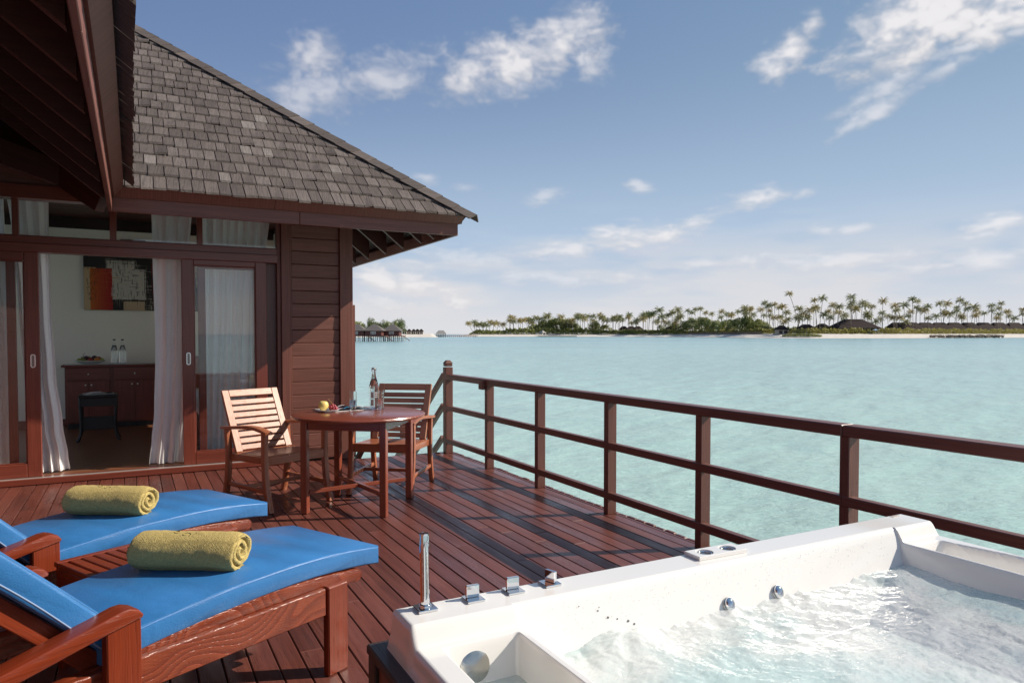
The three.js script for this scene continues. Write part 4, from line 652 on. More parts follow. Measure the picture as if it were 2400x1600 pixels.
{ // whirling water in the basin, still water in the end pockets
  const w = setting('tub_water'), nx = 300, nz = 240, x0 = 0.874, x1 = 2.418, z0 = -1.575, z1 = -0.37;
  const hgt = (x, z) => {
    const u = x * 10, v = z * 10, a = fbm(u * 0.6 + 20, v * 0.6 + 20, 4096, 4096, 2, 3), calm = smooth(0.42, 0.75, fbm(x * 2.2 + 11, z * 2.2 + 17, 4096, 4096, 2, 8)) * 0.0 + smooth(2.15, 2.38, x) * 0.75;
    const wx = fbm(u * 0.8 + 3, v * 0.8 + 40, 4096, 4096, 3, 5) * 2.4, wz = fbm(u * 0.8 + 33, v * 0.8 + 7, 4096, 4096, 3, 6) * 2.4;
    const b = fbm(u * 1.7 + wx * 0.7 + 60, v * 1.7 + wz * 0.7 + 60, 4096, 4096, 2, 13) - 0.5;
    const f = fbm(u * 5.5 + wx * 1.5 + 90, v * 5.5 + wz * 1.5 + 90, 4096, 4096, 2, 19) - 0.5;
    return (0.014 * (a - 0.5) * 2 + 0.012 * b + 0.0048 * f) * (1 - calm * 0.7) * (1 + 0.6 * smooth(-1.42, -1.53, z));
  };
  const g = grid(nx, nz, (u, v) => { const x = mix(x0, x1, u), z = mix(z0, z1, v); return [x, 0.538 + hgt(x, z), z]; });
  const foam = texture(512, 512, (u, v) => { const x = mix(x0, x1, u), z = mix(z0, z1, v); const a = fbm(u * 10, v * 8, 4096, 4096, 6, 43), b = fbm(u * 3.2, v * 2.6, 4096, 4096, 3, 53); const k = smooth(0.36, 0.70, a * 0.5 + b * 0.6 + 0.10 * smooth(-1.2, -1.5, z) - 0.10 * smooth(2.0, 2.3, x)); return [mix(0.66, 0.94, k), mix(0.82, 0.96, k), mix(0.84, 0.955, k)]; }, { srgb: true });
  foam.wrapS = foam.wrapT = THREE.ClampToEdgeWrapping;
  const fine = texture(512, 512, (u, v) => fbm(u * 22, v * 22, 22, 22, 2, 63), { rep: [7, 6] });
  part(w, 'whirl_water', g, new THREE.MeshPhysicalMaterial({ map: foam, roughness: 0.03, ior: 1.36, bumpMap: fine, bumpScale: 0.0020, transmission: 0.62, thickness: 0 }));
  part(w, 'pocket_water', grid(8, 30, (u, v) => [mix(0.64, 0.86, u), 0.512, mix(-1.575, -0.36, v)]), new THREE.MeshPhysicalMaterial({ color: 0xeef6f5, roughness: 0.03, ior: 1.33, transmission: 0.7, thickness: 0 }));
  const rd = rng(14), dr = []; for (let i = 0; i < 260; i++) { const x = 0.95 + rd() * 1.4, y = 0.57 + rd() * 0.075, s = 0.0012 + rd() * rd() * 0.0028; dr.push(new THREE.IcosahedronGeometry(s, 1).scale(1, 1, 0.5).translate(x, y, zWall(y) + 0.0008)); }
  const dm = part(w, 'droplets', merge(dr), new THREE.MeshPhysicalMaterial({ color: 0xffffff, roughness: 0.02, transmission: 0.85, thickness: 0, ior: 1.33 })); dm.userData = { kind: 'stuff' };
}

// ================================================================ inside the villa
function curtain(label, rows, z0, folds, amp, seed, group) { // rows: [y, x0, x1] from the top down
  const t = thing('curtain', label, 'curtain', [(rows[0][1] + rows[0][2]) / 2, rows[rows.length - 1][0], z0], 0, group), ox = (rows[0][1] + rows[0][2]) / 2, oy = rows[rows.length - 1][0];
  const r = rng(seed), ph = [r() * 6, r() * 6, r() * 6];
  const g = grid(folds * 16, 60, (u, v) => { const k = v * (rows.length - 1), i = Math.min(rows.length - 2, Math.floor(k)), f = smooth(0, 1, k - i) , y = mix(rows[i][0], rows[i + 1][0], k - i), a = mix(rows[i][1], rows[i + 1][1], f), b = mix(rows[i][2], rows[i + 1][2], f);
    const uu = u + 0.025 * Math.sin(v * 3 + ph[0]) * Math.sin(u * Math.PI); const w = Math.sin(uu * folds * 2 * Math.PI + ph[1] + 0.7 * Math.sin(u * 7 + ph[2])) + 0.35 * Math.sin(uu * folds * 4.6 * Math.PI + v * 2.5);
    return [mix(a, b, u) - ox + 0.006 * Math.sin(u * 23 + v * 4), y - oy, amp * w * (0.75 + 0.35 * v) + 0.012 * Math.sin(v * 5 + u * 6)]; });
  part(t, 'cloth', g, M.curtain);
  return t;
}
curtain('white curtain at the left of the open doorway, its hem swept towards the room', [[2.83, -1.02, -0.672], [2.3, -0.97, -0.675], [1.6, -0.93, -0.668], [1.0, -0.9, -0.645], [0.5, -0.85, -0.60], [0.2, -0.80, -0.565], [0.075, -0.79, -0.553]], -7.94, 3, 0.034, 1);
curtain('white curtain gathered at the right of the open doorway', [[2.83, 0.175, 0.56], [2.1, 0.178, 0.52], [1.2, 0.188, 0.50], [0.6, 0.172, 0.47], [0.3, 0.15, 0.45], [0.07, 0.132, 0.434]], -7.94, 3, 0.036, 2);
curtain('white curtain hanging behind the glass of the right sliding door', [[2.83, 0.62, 1.32], [1.6, 0.64, 1.2], [0.8, 0.63, 1.18], [0.08, 0.62, 1.17]], -7.95, 8, 0.03, 3);
curtain('white curtain hanging behind the glass of the left sliding door', [[2.83, -1.75, -1.02], [1.2, -1.72, -0.98], [0.08, -1.7, -0.985]], -7.95, 8, 0.03, 4);
{ const c = curtain('short white valance across the top of the side window', [[2.45, -1.5, 1.5], [1.38, -1.5, 1.5]], 0, 16, 0.02, 6); c.rotation.y = Math.PI / 2; c.position.set(1.95, 1.38, -9.52); }
{
  const t = thing('bed', 'white bed standing along the side window of the room', 'bed', [1.3, 0.062, -9.5]);
  part(t, 'frame', box(1.3, 0.28, 2.2, { c: 0.01, at: [0, 0.16, 0] }), M.cabinet); part(t, 'mattress', box(1.26, 0.26, 2.14, { c: 0.05, at: [0, 0.44, 0] }), M.ceramic); part(t, 'headboard', box(1.3, 0.9, 0.05, { at: [0, 0.55, -1.14] }), M.cabinet);
}
{
  const t = thing('sideboard', 'long dark red sideboard with small pale knobs against the back wall of the room', 'sideboard', [0.3, 0.062, -11.63]);
  const b = (n, x0, x1, y0, y1, z0, z1, m = M.cabinet, o) => part(t, n, span(x0, x1, y0, y1, z0, z1, o), m), W = 1.15, zf = 0.22;
  b('carcass', -W + 0.02, W - 0.02, 0.07, 0.845, -0.22, zf - 0.02, M.cabinet, { grain: 'x' }); b('plinth', -W + 0.05, W - 0.05, 0, 0.069, -0.2, zf - 0.05, M.black); b('counter', -W - 0.02, W + 0.02, 0.846, 0.878, -0.24, zf + 0.02, M.cabinet, { grain: 'x', c: 0.008 });
  b('glass_top', -W + 0.02, W - 0.02, 0.879, 0.885, -0.23, zf + 0.0, plain([0.5, 0.55, 0.52], 0.06), { c: 0.001 });
  for (let k = 0; k < 4; k++) { const a = -W + 0.045 + k * 0.565, c = a + 0.51; const dr = b('drawer', a, c, 0.665, 0.835, zf - 0.019, zf, M.cabinet, { grain: 'x' }); part(dr, 'knob', new THREE.SphereGeometry(0.011, 14, 10).translate((a + c) / 2, 0.75, zf + 0.012), plain([0.75, 0.7, 0.6], 0.3));
    for (const [p, q, kx] of [[a, (a + c) / 2 - 0.003, (a + c) / 2 - 0.035], [(a + c) / 2 + 0.003, c, (a + c) / 2 + 0.035]]) { const d = b('cabinet_door', p, q, 0.09, 0.655, zf - 0.019, zf, M.cabinet, { grain: 'y' }); part(d, 'knob', new THREE.SphereGeometry(0.011, 14, 10).translate(kx, 0.60, zf + 0.012), plain([0.75, 0.7, 0.6], 0.3)); } }
}
{
  const t = thing('painting', 'abstract canvas in black, white, orange and red on the back wall', 'painting', [0.28, 1.71, -11.865]);
  const c = document.createElement('canvas'); c.width = 1024; c.height = 448; const x = c.getContext('2d'), r = rng(42), rect = (f, a, b, w, h) => { x.fillStyle = f; x.fillRect(a, b, w, h); };
  const rough = (f, a, b, w, h, n) => { for (let k = 0; k < n; k++) rect(f, a + r() * w, b + r() * h, 2 + r() * 16, 1 + r() * 5); };
  // a loose composition of blocks in the same colours
  rect('#241d1a', 0, 0, 1024, 448); rect('#c9a981', 0, 92, 90, 356); for (let k = 0; k < 50; k++) { const q = k / 50; rect(`rgb(${Math.round(196 - 30 * q)},${Math.round(100 - 78 * q)},${Math.round(20 - 8 * q)})`, 45 + k * 3.2, 100, 5, 348); }
  rect('#c9bfb0', 205, 96, 250, 262); rect('#c6bba9', 160, 30, 210, 66); rect('#c4a684', 285, 372, 160, 76); rect('#3a1512', 500, 0, 60, 448); rect('#7a120f', 506, 0, 42, 130); rect('#c2b6a5', 600, 110, 220, 300); rect('#b8a68c', 840, 40, 184, 200); rect('#8f1c12', 860, 260, 164, 130);
  const smear = (rgb, a, b, w, h, n, len) => { for (let k = 0; k < n; k++) { x.fillStyle = `rgba(${rgb},${0.15 + r() * 0.5})`; const vert = r() < 0.65, l = len * (0.3 + r()); x.fillRect(a + r() * w, b + r() * h, vert ? 1.5 + r() * 4 : l, vert ? l : 1.5 + r() * 4); } };
  smear('205,196,182', 190, 60, 290, 300, 260, 60); smear('30,24,22', 190, 90, 290, 290, 120, 40); smear('28,22,20', 0, 0, 480, 60, 160, 70); smear('205,196,182', 150, 10, 240, 90, 120, 60);
  smear('36,29,26', 440, 60, 40, 390, 120, 50); smear('190,176,156', 440, 340, 170, 100, 140, 40); smear('26,20,18', 585, 90, 250, 350, 320, 90); smear('120,20,14', 495, 0, 66, 300, 60, 90); smear('36,29,26', 20, 90, 60, 280, 60, 30); smear('190,90,30', 60, 100, 120, 340, 60, 80); smear('30,24,22', 820, 0, 200, 448, 200, 90);
  const tx = new THREE.CanvasTexture(c); tx.colorSpace = THREE.SRGBColorSpace;
  part(t, 'stretcher', box(1.78, 0.77, 0.035, { c: 0.004, at: [0, 0.385, 0] }), plain([0.08, 0.06, 0.05], 0.8));
  const g = new THREE.PlaneGeometry(1.776, 0.766).translate(0, 0.385, 0.0185); part(t, 'canvas', g, new THREE.MeshPhysicalMaterial({ map: tx, roughness: 0.6, bumpMap: tLinen, bumpScale: 0.0004 }));
}
{
  const t = thing('stool', 'black wooden stool with curved legs in front of the sideboard', 'stool', [-0.385, 0.062, -10.15]);
  part(t, 'seat', box(0.42, 0.035, 0.34, { c: 0.01, at: [0, 0.545, 0] }), M.black); for (const s of [-1, 1]) { part(t, 'side_frame', box(0.03, 0.12, 0.30, { at: [s * 0.19, 0.46, 0] }), M.black); for (const u of [-1, 1]) part(t, 'leg', tube([[s * 0.19, 0.54, u * 0.14], [s * 0.185, 0.35, u * 0.14], [s * 0.182, 0.16, u * 0.14], [s * 0.195, 0.06, u * 0.15], [s * 0.225, 0.0, u * 0.17]], 0.017, 20, 8), M.black); }
  part(t, 'front_panel', box(0.36, 0.10, 0.02, { at: [0, 0.475, 0.145] }), M.black); part(t, 'shelf', box(0.36, 0.16, 0.02, { at: [0, 0.22, 0.13] }), M.black);
  const m = thing('magazine', 'folded magazine on the black stool indoors', 'magazine', [-0.385, 0.626, -10.15], 0.1);
  part(m, 'cover', grid(14, 6, (u, v) => [(u - 0.5) * 0.34, 0.006 + 0.02 * Math.max(0, Math.sin(u * 5.5 - 0.6)) * (u > 0.55 ? 1.6 : 0.8), (v - 0.5) * 0.24]), plain([0.7, 0.7, 0.72], 0.4)); part(m, 'pages', box(0.32, 0.006, 0.235, { c: 0.001, at: [0, 0.003, 0] }), M.paper);
}
{
  const y = 0.948, mk = (x, label) => { const t = thing('water_bottle', label, 'bottle', [x, y, -11.52], 0, 'bottles of water on the sideboard'); bottleParts(t, 0.345, 0.042, false); };
  mk(-0.235, 'clear glass water bottle on the sideboard, nearer the fruit platter'); mk(-0.132, 'clear glass water bottle on the sideboard, nearer the white curtain');
  const p = thing('fruit_platter', 'shallow white platter of mixed fruit on the sideboard', 'fruit platter', [-0.53, y, -11.55]); part(p, 'dish', lathe([[0.001, 0.005], [0.1, 0.004], [0.19, 0.045], [0.195, 0.047], [0.19, 0.05], [0.1, 0.012], [0.001, 0.012]], 40), M.ceramic);
  const r = rng(3), cols = { apple: [0.35, 0.04, 0.03], orange: [0.6, 0.2, 0.03], pear: [0.32, 0.33, 0.06], plum: [0.05, 0.015, 0.03] };
  for (const [k, x, z, s, yy] of [['pear', -0.13, 0.02, 0.034, 0.05], ['pear', -0.09, -0.03, 0.032, 0.055], ['pear', -0.07, 0.05, 0.03, 0.045], ['plum', -0.02, 0.0, 0.036, 0.07], ['apple', 0.0, 0.06, 0.037, 0.05], ['apple', 0.03, -0.03, 0.038, 0.06], ['plum', 0.05, 0.03, 0.036, 0.085], ['orange', 0.08, 0.06, 0.037, 0.055], ['apple', 0.1, 0.0, 0.036, 0.07], ['pear', 0.14, 0.03, 0.03, 0.055], ['plum', -0.05, 0.03, 0.034, 0.085]]) part(p, k, new THREE.SphereGeometry(s, 18, 14).scale(1, 0.94, 1), plain(cols[k], 0.35), [x, yy, z]);
  const l = []; for (let k = 0; k < 22; k++) l.push(new THREE.SphereGeometry(0.011, 8, 6).translate(-0.11 + r() * 0.1, 0.06 + r() * 0.045, -0.03 + r() * 0.07)); part(p, 'grapes', merge(l), plain([0.3, 0.3, 0.08], 0.35)); part(p, 'stalk', tube([[-0.08, 0.1, 0], [-0.085, 0.13, 0], [-0.06, 0.15, 0]], 0.003, 8, 5), plain([0.2, 0.12, 0.04], 0.7));
  const v = thing('wall_vent', 'small dark vent plate high on the back wall', 'vent', [0.02, 2.66, -11.885]); const vs = [box(0.33, 0.17, 0.012)]; for (let k = 0; k < 6; k++) vs.push(box(0.29, 0.01, 0.012, { at: [0, -0.06 + k * 0.024, 0.008] })); part(v, 'grille', merge(vs), M.cabinet);
}

// ================================================================ the far shore
const bearing = (az, depth) => { const k = depth / Math.cos((az - 28) * DEG); return [k * Math.sin(az * DEG), 0, -k * Math.cos(az * DEG)]; };   // depth is measured along the heading of 28 degrees
const SHORE = [[22.6, 900], [24.4, 820], [30.1, 830], [36.5, 800], [41.45, 700], [46.1, 545], [50.9, 460], [56.3, 478], [63.65, 560], [70, 640], [76, 760]];
const shore = (az) => { for (let i = 0; i < SHORE.length - 1; i++) if (az <= SHORE[i + 1][0]) return mix(SHORE[i][1], SHORE[i + 1][1], clamp((az - SHORE[i][0]) / (SHORE[i + 1][0] - SHORE[i][0]))); return SHORE[SHORE.length - 1][1]; };
const sandMat = new THREE.MeshPhysicalMaterial({ color: new THREE.Color().setRGB(0.66, 0.61, 0.54), roughness: 0.95, map: texture(256, 256, (u, v) => 0.82 + 0.3 * (fbm(u * 8, v * 8, 8, 8, 4, 3) - 0.3), { srgb: true, rep: [40, 6] }) });
function beach(name, a0, a1, fn, n) {
  const prof = [[-8, -2.2], [0, -1.28], [7, -0.9], [18, -0.25], [32, 0.7], [42, 1.5], [56, 2.0], [260, 2.3]];
  const s = part(scene, name, grid(n, prof.length - 1, (u, v) => { const az = mix(a0, a1, u), k = Math.round(v * (prof.length - 1)), end = Math.min(1, smooth(0, 0.05, u) * smooth(1, 0.96, u)); const p = bearing(az, fn(az) + prof[k][0] + 2.5 * (fbm(az * 3, k * 0.7 + 5, 4096, 4096, 3, 9) - 0.5) * (k < 5 ? 1 : 0)); p[1] = mix(-1.6, prof[k][1], end) + (k > 3 ? 0.4 * (fbm(az * 5 + 9, k, 4096, 4096, 3, 2) - 0.5) : 0); return p; }), sandMat);
  s.userData = { kind: 'structure' }; return s;
}
beach('island', 22.7, 76, shore, 240);
beach('sand_spit', 9, 22.1, (az) => mix(520, 640, smooth(9, 22, az)), 60);
const LEAF = [[0.23, 0.255, 0.068], [0.30, 0.32, 0.078], [0.17, 0.20, 0.06], [0.42, 0.39, 0.10]].map((c) => plain(c, 0.7, { transmission: 0.3, thickness: 0 }));
const barkMat = plain([0.26, 0.22, 0.18], 0.9), FROND = [[0.26, 0.25, 0.075], [0.36, 0.29, 0.09], [0.20, 0.22, 0.07]].map((c) => plain(c, 0.55, { transmission: 0.25, thickness: 0 }));
const quads = () => ({ p: [], add(a, b, c, d) { this.p.push(...a, ...b, ...c, ...a, ...c, ...d); }, geo() { const g = new THREE.BufferGeometry(); g.setAttribute('position', new THREE.Float32BufferAttribute(this.p, 3)); g.computeVertexNormals(); return g; } });
function crownGeo(seed, size, lean) {
  const r = rng(seed), q = quads(), n = 28;
  for (let k = 0; k < n; k++) {
    const ph = k * 2.4 + r() * 0.5, el = mix(1.35, -0.25, (k / n) ** 0.9) + (r() - 0.5) * 0.3, len = size * (0.85 + 0.3 * r()), seg = 7; let x = 0, y = 0.1, z = 0, e = el, lx, ly, lz;
    const cx = Math.cos(ph), cz = Math.sin(ph), px = -cz, pz = cx;
    for (let i = 0; i < seg; i++) {
      const st = len / seg, nx = x + (cx * Math.cos(e) + lean * 0.25 * i / seg) * st, ny = y + Math.sin(e) * st, nz = z + cz * Math.cos(e) * st; e -= 0.10 + 0.30 * i / seg;
      const w0 = 0.40 * size / 3 * Math.sin(Math.PI * clamp((i + 0.35) / (seg + 0.3))), w1 = 0.40 * size / 3 * Math.sin(Math.PI * clamp((i + 1.2) / (seg + 0.3)));
      for (const s of [-1, 1]) for (let f = 0; f < 2; f++) { const t0 = f / 2, t1 = t0 + 0.36, A = (t, w, o) => [mix(x, nx, t) + px * s * w * o, mix(y, ny, t) - w * o * 0.75 - r() * 0.05, mix(z, nz, t) + pz * s * w * o]; q.add(A(t0, 0, 0), A(t1, 0, 0), A(t1 + 0.28, w1, 1), A(t0 + 0.3, w0, 1)); }
      x = nx; y = ny; z = nz;
    }
  }
  for (let k = 0; k < 10; k++) { const a = r() * 6.28, d = 0.28; const c = [Math.cos(a) * d, -0.25 - r() * 0.25, Math.sin(a) * d]; q.add([c[0] - 0.14, c[1], c[2]], [c[0], c[1] - 0.14, c[2] + 0.1], [c[0] + 0.14, c[1], c[2]], [c[0], c[1] + 0.14, c[2] - 0.1]); }
  return q.geo();
}
const CROWNS = [0, 1, 2, 3, 4, 5, 6, 7].map((k) => crownGeo(100 + k, 3.5 + 0.13 * k, k % 3 === 0 ? 1 : 0.4));
const rp = rng(606), ORD = ['first', 'second', 'third', 'fourth', 'fifth', 'sixth', 'seventh', 'eighth', 'ninth', 'tenth', 'eleventh', 'twelfth', 'thirteenth', 'fourteenth'];
const ranked = (list) => { const by = list.map((e) => e[0]).sort((a, b) => a - b); return list.map((e) => ORD[by.indexOf(e[0])]); };
function palm(az, depth, h, leanAz, base, label, group, size = 1) {
  const b = bearing(az + leanAz, depth), c = bearing(az, depth), t = thing('palm_tree', label, 'palm tree', [b[0], base, b[2]], 0, group);
  const dx = c[0] - b[0], dz = c[2] - b[2], pts = [0, 0.25, 0.5, 0.75, 1].map((k) => V(dx * Math.pow(k, 1.5), h * k, dz * Math.pow(k, 1.5)));
  const curve = new THREE.CatmullRomCurve3(pts), g = new THREE.TubeGeometry(curve, 8, 0.17 * size, 6); const p = g.attributes.position; 
  part(t, 'trunk', g, barkMat); const cr = part(t, 'crown', CROWNS[Math.floor(rp() * 8)], FROND[Math.floor(rp() * 3)], [dx, h, dz], [0, rp() * 6.28, 0]); cr.scale.setScalar(size * (0.9 + rp() * 0.25)); return t;
}
const RIGHT = [[41.83,54,0.05],[42.16,49,-0.11],[42.78,58,-0.04],[43.20,49,0.05],[44.36,51,0.08],[44.76,46,-0.05],[45.08,42,-0.05],[46.03,54,0.05],[46.42,56,-0.07],[46.19,46,0.05],[47.23,56,0.05],[47.52,71,0.23],[47.75,65,0.10],[47.86,54,0.31],[48.18,68,0.08],[48.52,61,-0.10],[48.78,63,0.00],[49.03,49,-0.10],[48.16,37,-0.05],[48.88,27,-0.10],
  [49.92,58,-0.03],[50.19,46,-0.08],[50.64,54,0.05],[50.93,78,0.00],[51.52,82,-0.20],[51.00,61,0.18],[50.49,36,0.05],[49.89,37,-0.10],[51.92,51,0.05],[52.26,66,0.00],[52.64,63,-0.10],[53.41,85,0.00],[53.48,73,-0.03],[53.71,56,-0.07],[54.16,71,-0.14],[54.37,65,-0.11],[54.77,63,-0.05],[54.49,41,0.14],[55.46,76,-0.05],[55.42,48,0.05],[55.00,27,-0.09],
  [56.28,54,0.09],[56.78,66,0.04],[56.10,37,0.05],[56.55,37,-0.18],[57.27,80,0.09],[57.57,76,-0.04],[57.22,51,-0.13],[56.91,27,-0.04],[58.23,63,0.04],[58.01,54,0.04],[58.92,70,0.17],[59.39,70,-0.30],[59.18,51,-0.04],[59.52,46,-0.04],[60.11,78,-0.34],[60.44,70,-0.17],[59.94,53,-0.17],[60.52,58,0.04],[60.94,63,-0.21],[60.23,37,-0.06],
  [61.91,65,-0.04],[62.43,71,-0.04],[62.31,59,0.00],[61.51,48,-0.04],[62.74,51,-0.04],[63.17,36,-0.04],[63.60,56,-0.04],[62.19,36,0.00],[60.98,42,-0.04],[64.2,60,0.1],[65,66,-0.1]];
for (const [az, px, lean] of RIGHT) { const d = shore(az) + 56 + rp() * 26; const where = az < 47 ? 'among the bushy trees left of the beach villas' : az < 52.4 ? 'between the bushy trees and the largest beach villa' : az < 54.6 ? 'rising right behind the largest beach villa' : az < 59.7 ? 'right of the largest beach villa' : 'near the right edge above the rock bank'; palm(az, d, px * d / 1672 - 0.4, lean, 2.0, 'slender coconut palm ' + where, 'coconut palms ' + where, 1.12); }
{ const d = shore(49.23) + 58; palm(49.23, d, 92 * d / 1672, 0.71, 2.0, 'tallest palm on the shore, its thin trunk curving over to the left', undefined, 1.15); }
{ const r = rng(909); for (let i = 0; i < 46; i++) { const az = 41.6 + 23 * (i + r()) / 46, d = shore(az) + 66 + r() * 40, px = 30 + r() * 34, where = az < 47 ? 'among the bushy trees left of the beach villas' : az < 52.4 ? 'between the bushy trees and the largest beach villa' : az < 54.6 ? 'rising right behind the largest beach villa' : az < 59.7 ? 'right of the largest beach villa' : 'near the right edge above the rock bank'; palm(az, d, px * d / 1672, (r() - 0.5) * 0.3, 2.0, 'slender coconut palm ' + where, 'coconut palms ' + where, 0.95 + r() * 0.3); }
  for (let i = 0; i < 34; i++) { const az = 27.6 + 13.8 * (i + r()) / 34, d = shore(az) + 50 + r() * 40; palm(az, d, (20 + r() * 22) * d / 1672, (r() - 0.5) * 0.16, 2.0, 'coconut palm above the bushes of the island in the middle distance', 'coconut palms on the island in the middle distance', 1.3 + r() * 0.4); } }
const MIDDLE = [[25.10,21,0.05],[25.39,21,0.00],[25.70,21,-0.02],[25.91,19,0.02],[26.24,26,-0.05],[26.54,23,-0.05],[26.82,23,-0.02],[27.29,21,0.02],[27.80,30,-0.02],[28.13,28,0.00],[28.56,30,-0.06],[28.85,30,-0.02],[29.34,31,0.03],[29.57,31,-0.02],[31.94,38,0.05],[32.45,30,0.00],[33.66,38,0.00],[34.07,40,0.00],[34.99,43,-0.06],[35.56,30,0.02],
  [36.11,37,-0.03],[36.47,33,0.00],[36.82,31,0.00],[37.33,43,0.00],[37.89,31,0.03],[38.63,45,0.00],[38.96,45,-0.11],[39.24,47,-0.06],[39.66,54,-0.08],[39.86,38,0.00],[40.36,43,-0.06],[40.64,48,0.02],[41.06,53,-0.03],[41.30,40,0.06],[40.97,30,0.00],[38.40,33,0.00],[32.86,30,0.00],[30.2,34,0.02],[30.6,36,-0.02],[33.2,36,0.0],[34.5,40,0.04],[35.2,38,0]];
for (const [az, px, lean] of MIDDLE) { const d = shore(az) + 40 + rp() * 30; palm(az, d, px * d / 1672, lean, 2.0, 'coconut palm above the bushes of the island in the middle distance', 'coconut palms on the island in the middle distance', 1.55); }
palm(24.48, 850, 24 * 850 / 1672, 0.41, 1.6, 'palm leaning far out over the left tip of the island', undefined, 1.5);
palm(24.97, 862, 27 * 862 / 1672, 0.06, 1.6, 'upright palm standing at the left tip of the island', undefined, 1.6);

function foliage(n, leaf, seed, spread) {                  // many leaf clumps; spread(r) -> [centre, outward]
  const r = rng(seed), q = quads();
  for (let i = 0; i < n; i++) { const [c, o] = spread(r); const a = V(r() - 0.5 + o[0] * 0.6 + 0.3, r() - 0.5 + o[1] * 0.5 + 0.4, r() - 0.5 + o[2] * 0.6 + 0.15).normalize(), t = V(r() - 0.5, r() - 0.5, r() - 0.5).cross(a).normalize(), b = a.clone().cross(t), s = leaf * (0.5 + r()); const P = (u, v) => [c[0] + (t.x * u + b.x * v) * s, c[1] + (t.y * u + b.y * v) * s, c[2] + (t.z * u + b.z * v) * s]; q.add(P(-0.5, 0), P(0, -0.32), P(0.6, 0), P(0, 0.32)); }
  return q.geo();
}
function lumps(seed, n, w, h) { const r = rng(seed), l = []; for (let k = 0; k < n; k++) { const y = 0.3 + 0.6 * r(); l.push([(r() - 0.5) * w * (1.25 - y * 0.6), h * y, (r() - 0.5) * w * (1.2 - y * 0.6), w * (0.14 + 0.16 * r()), h * (0.10 + 0.13 * r())]); } return l; }
function treeKind(seed, w, h, feathery) {
  const L = lumps(seed, 16, w, h), leaves = foliage(feathery ? 1500 : 1900, feathery ? w * 0.085 : w * 0.07, seed + 1, (r) => { const [x, y, z, a, b] = L[Math.floor(r() * L.length)]; const ph = r() * 6.28, ct = 2 * r() - 1, st = Math.sqrt(1 - ct * ct), k = 0.7 + 0.35 * r(); const o = [st * Math.cos(ph), ct, st * Math.sin(ph)]; return [[x + a * o[0] * k, y + b * (feathery ? 1.5 : 1) * o[1] * k, z + a * o[2] * k], o]; });
  const limbs = [new THREE.CylinderGeometry(w * 0.02, w * 0.035, h * 0.55, 7).translate(0, h * 0.27, 0)]; for (let k = 0; k < 6; k++) { const [x, y, z] = L[k]; const A = V(0, h * 0.3, 0), B = V(x, y, z), len = A.distanceTo(B), g = new THREE.CylinderGeometry(w * 0.006, w * 0.014, len, 5).translate(0, len / 2, 0); g.applyQuaternion(new THREE.Quaternion().setFromUnitVectors(V(0, 1, 0), B.clone().sub(A).normalize())); g.translate(0, A.y, 0); limbs.push(g); }
  return [leaves, merge(limbs)];
}
const KINDS = [treeKind(1, 14, 15, false), treeKind(2, 16, 13, false), treeKind(3, 11, 18, true), treeKind(4, 18, 14, true), treeKind(5, 10, 17, true)];
function tree(kind, az, depth, base, sc, label, group) { const b = bearing(az, depth), t = thing('broadleaf_tree', label, 'tree', [b[0], base, b[2]], rp() * 6.28, group); part(t, 'crown', KINDS[kind][0], LEAF[Math.floor(rp() * 3)]); part(t, 'trunk', KINDS[kind][1], barkMat); t.scale.setScalar(sc); return t; }
// dense trees: middle of the island, then left end of the right hand shore, then behind the stilted villas
const WOOD = [[30.9, 33, 0], [31.3, 38, 2], [31.6, 36, 1], [32.1, 37, 2], [32.5, 35, 0], [30.4, 28, 3], [33.0, 27, 1], [34.6, 26, 3], [35.3, 22, 1], [29.8, 22, 1], [39.9, 22, 0], [40.8, 24, 3]], woodRank = ranked(WOOD);
for (const [i, [az, px, k]] of WOOD.entries()) { const d = shore(az) + 60 + rp() * 15; tree(k, az, d, 1.8, px * d / 1672 / [15, 13, 18, 14, 17][k], `dark dense tree on the middle island, ${woodRank[i]} dense tree from the left`, 'dense trees in the middle of the island'); }
const BUSHY = [[41.7, 30, 3], [42.2, 33, 0], [42.7, 36, 1], [43.2, 35, 3], [43.7, 34, 0], [44.2, 30, 1], [44.7, 31, 3], [45.2, 29, 0], [45.7, 36, 1], [46.3, 38, 3], [46.8, 35, 0], [47.2, 30, 1], [53.0, 38, 2], [47.7, 20, 1]], bushyRank = ranked(BUSHY);
for (const [i, [az, px, k]] of BUSHY.entries()) { const d = shore(az) + 60 + rp() * 12; tree(k, az, d, 1.8, px * d / 1672 / [15, 13, 18, 14, 17][k], `bushy olive green tree on the palm shore, ${bushyRank[i]} bushy tree from the left`, 'bushy trees at the left end of the palm shore'); }
const FEATHERY = [[15.3, 26, 1], [15.7, 30, 3], [16.2, 25, 0], [16.8, 38, 4], [16.95, 30, 2], [17.5, 28, 1], [17.85, 33, 2], [18.15, 30, 4], [18.5, 30, 0], [18.75, 33, 2], [19.05, 37, 4], [19.2, 33, 2], [14.6, 30, 0]], featheryRank = ranked(FEATHERY);
for (const [i, [az, px, k]] of FEATHERY.entries()) tree(k, az, 610 + rp() * 20, 1.4, px * 615 / 1672 / [15, 13, 18, 14, 17][k], `tall feathery tree behind the villas on stilts, ${featheryRank[i]} from the left`, 'trees behind the villas on stilts');
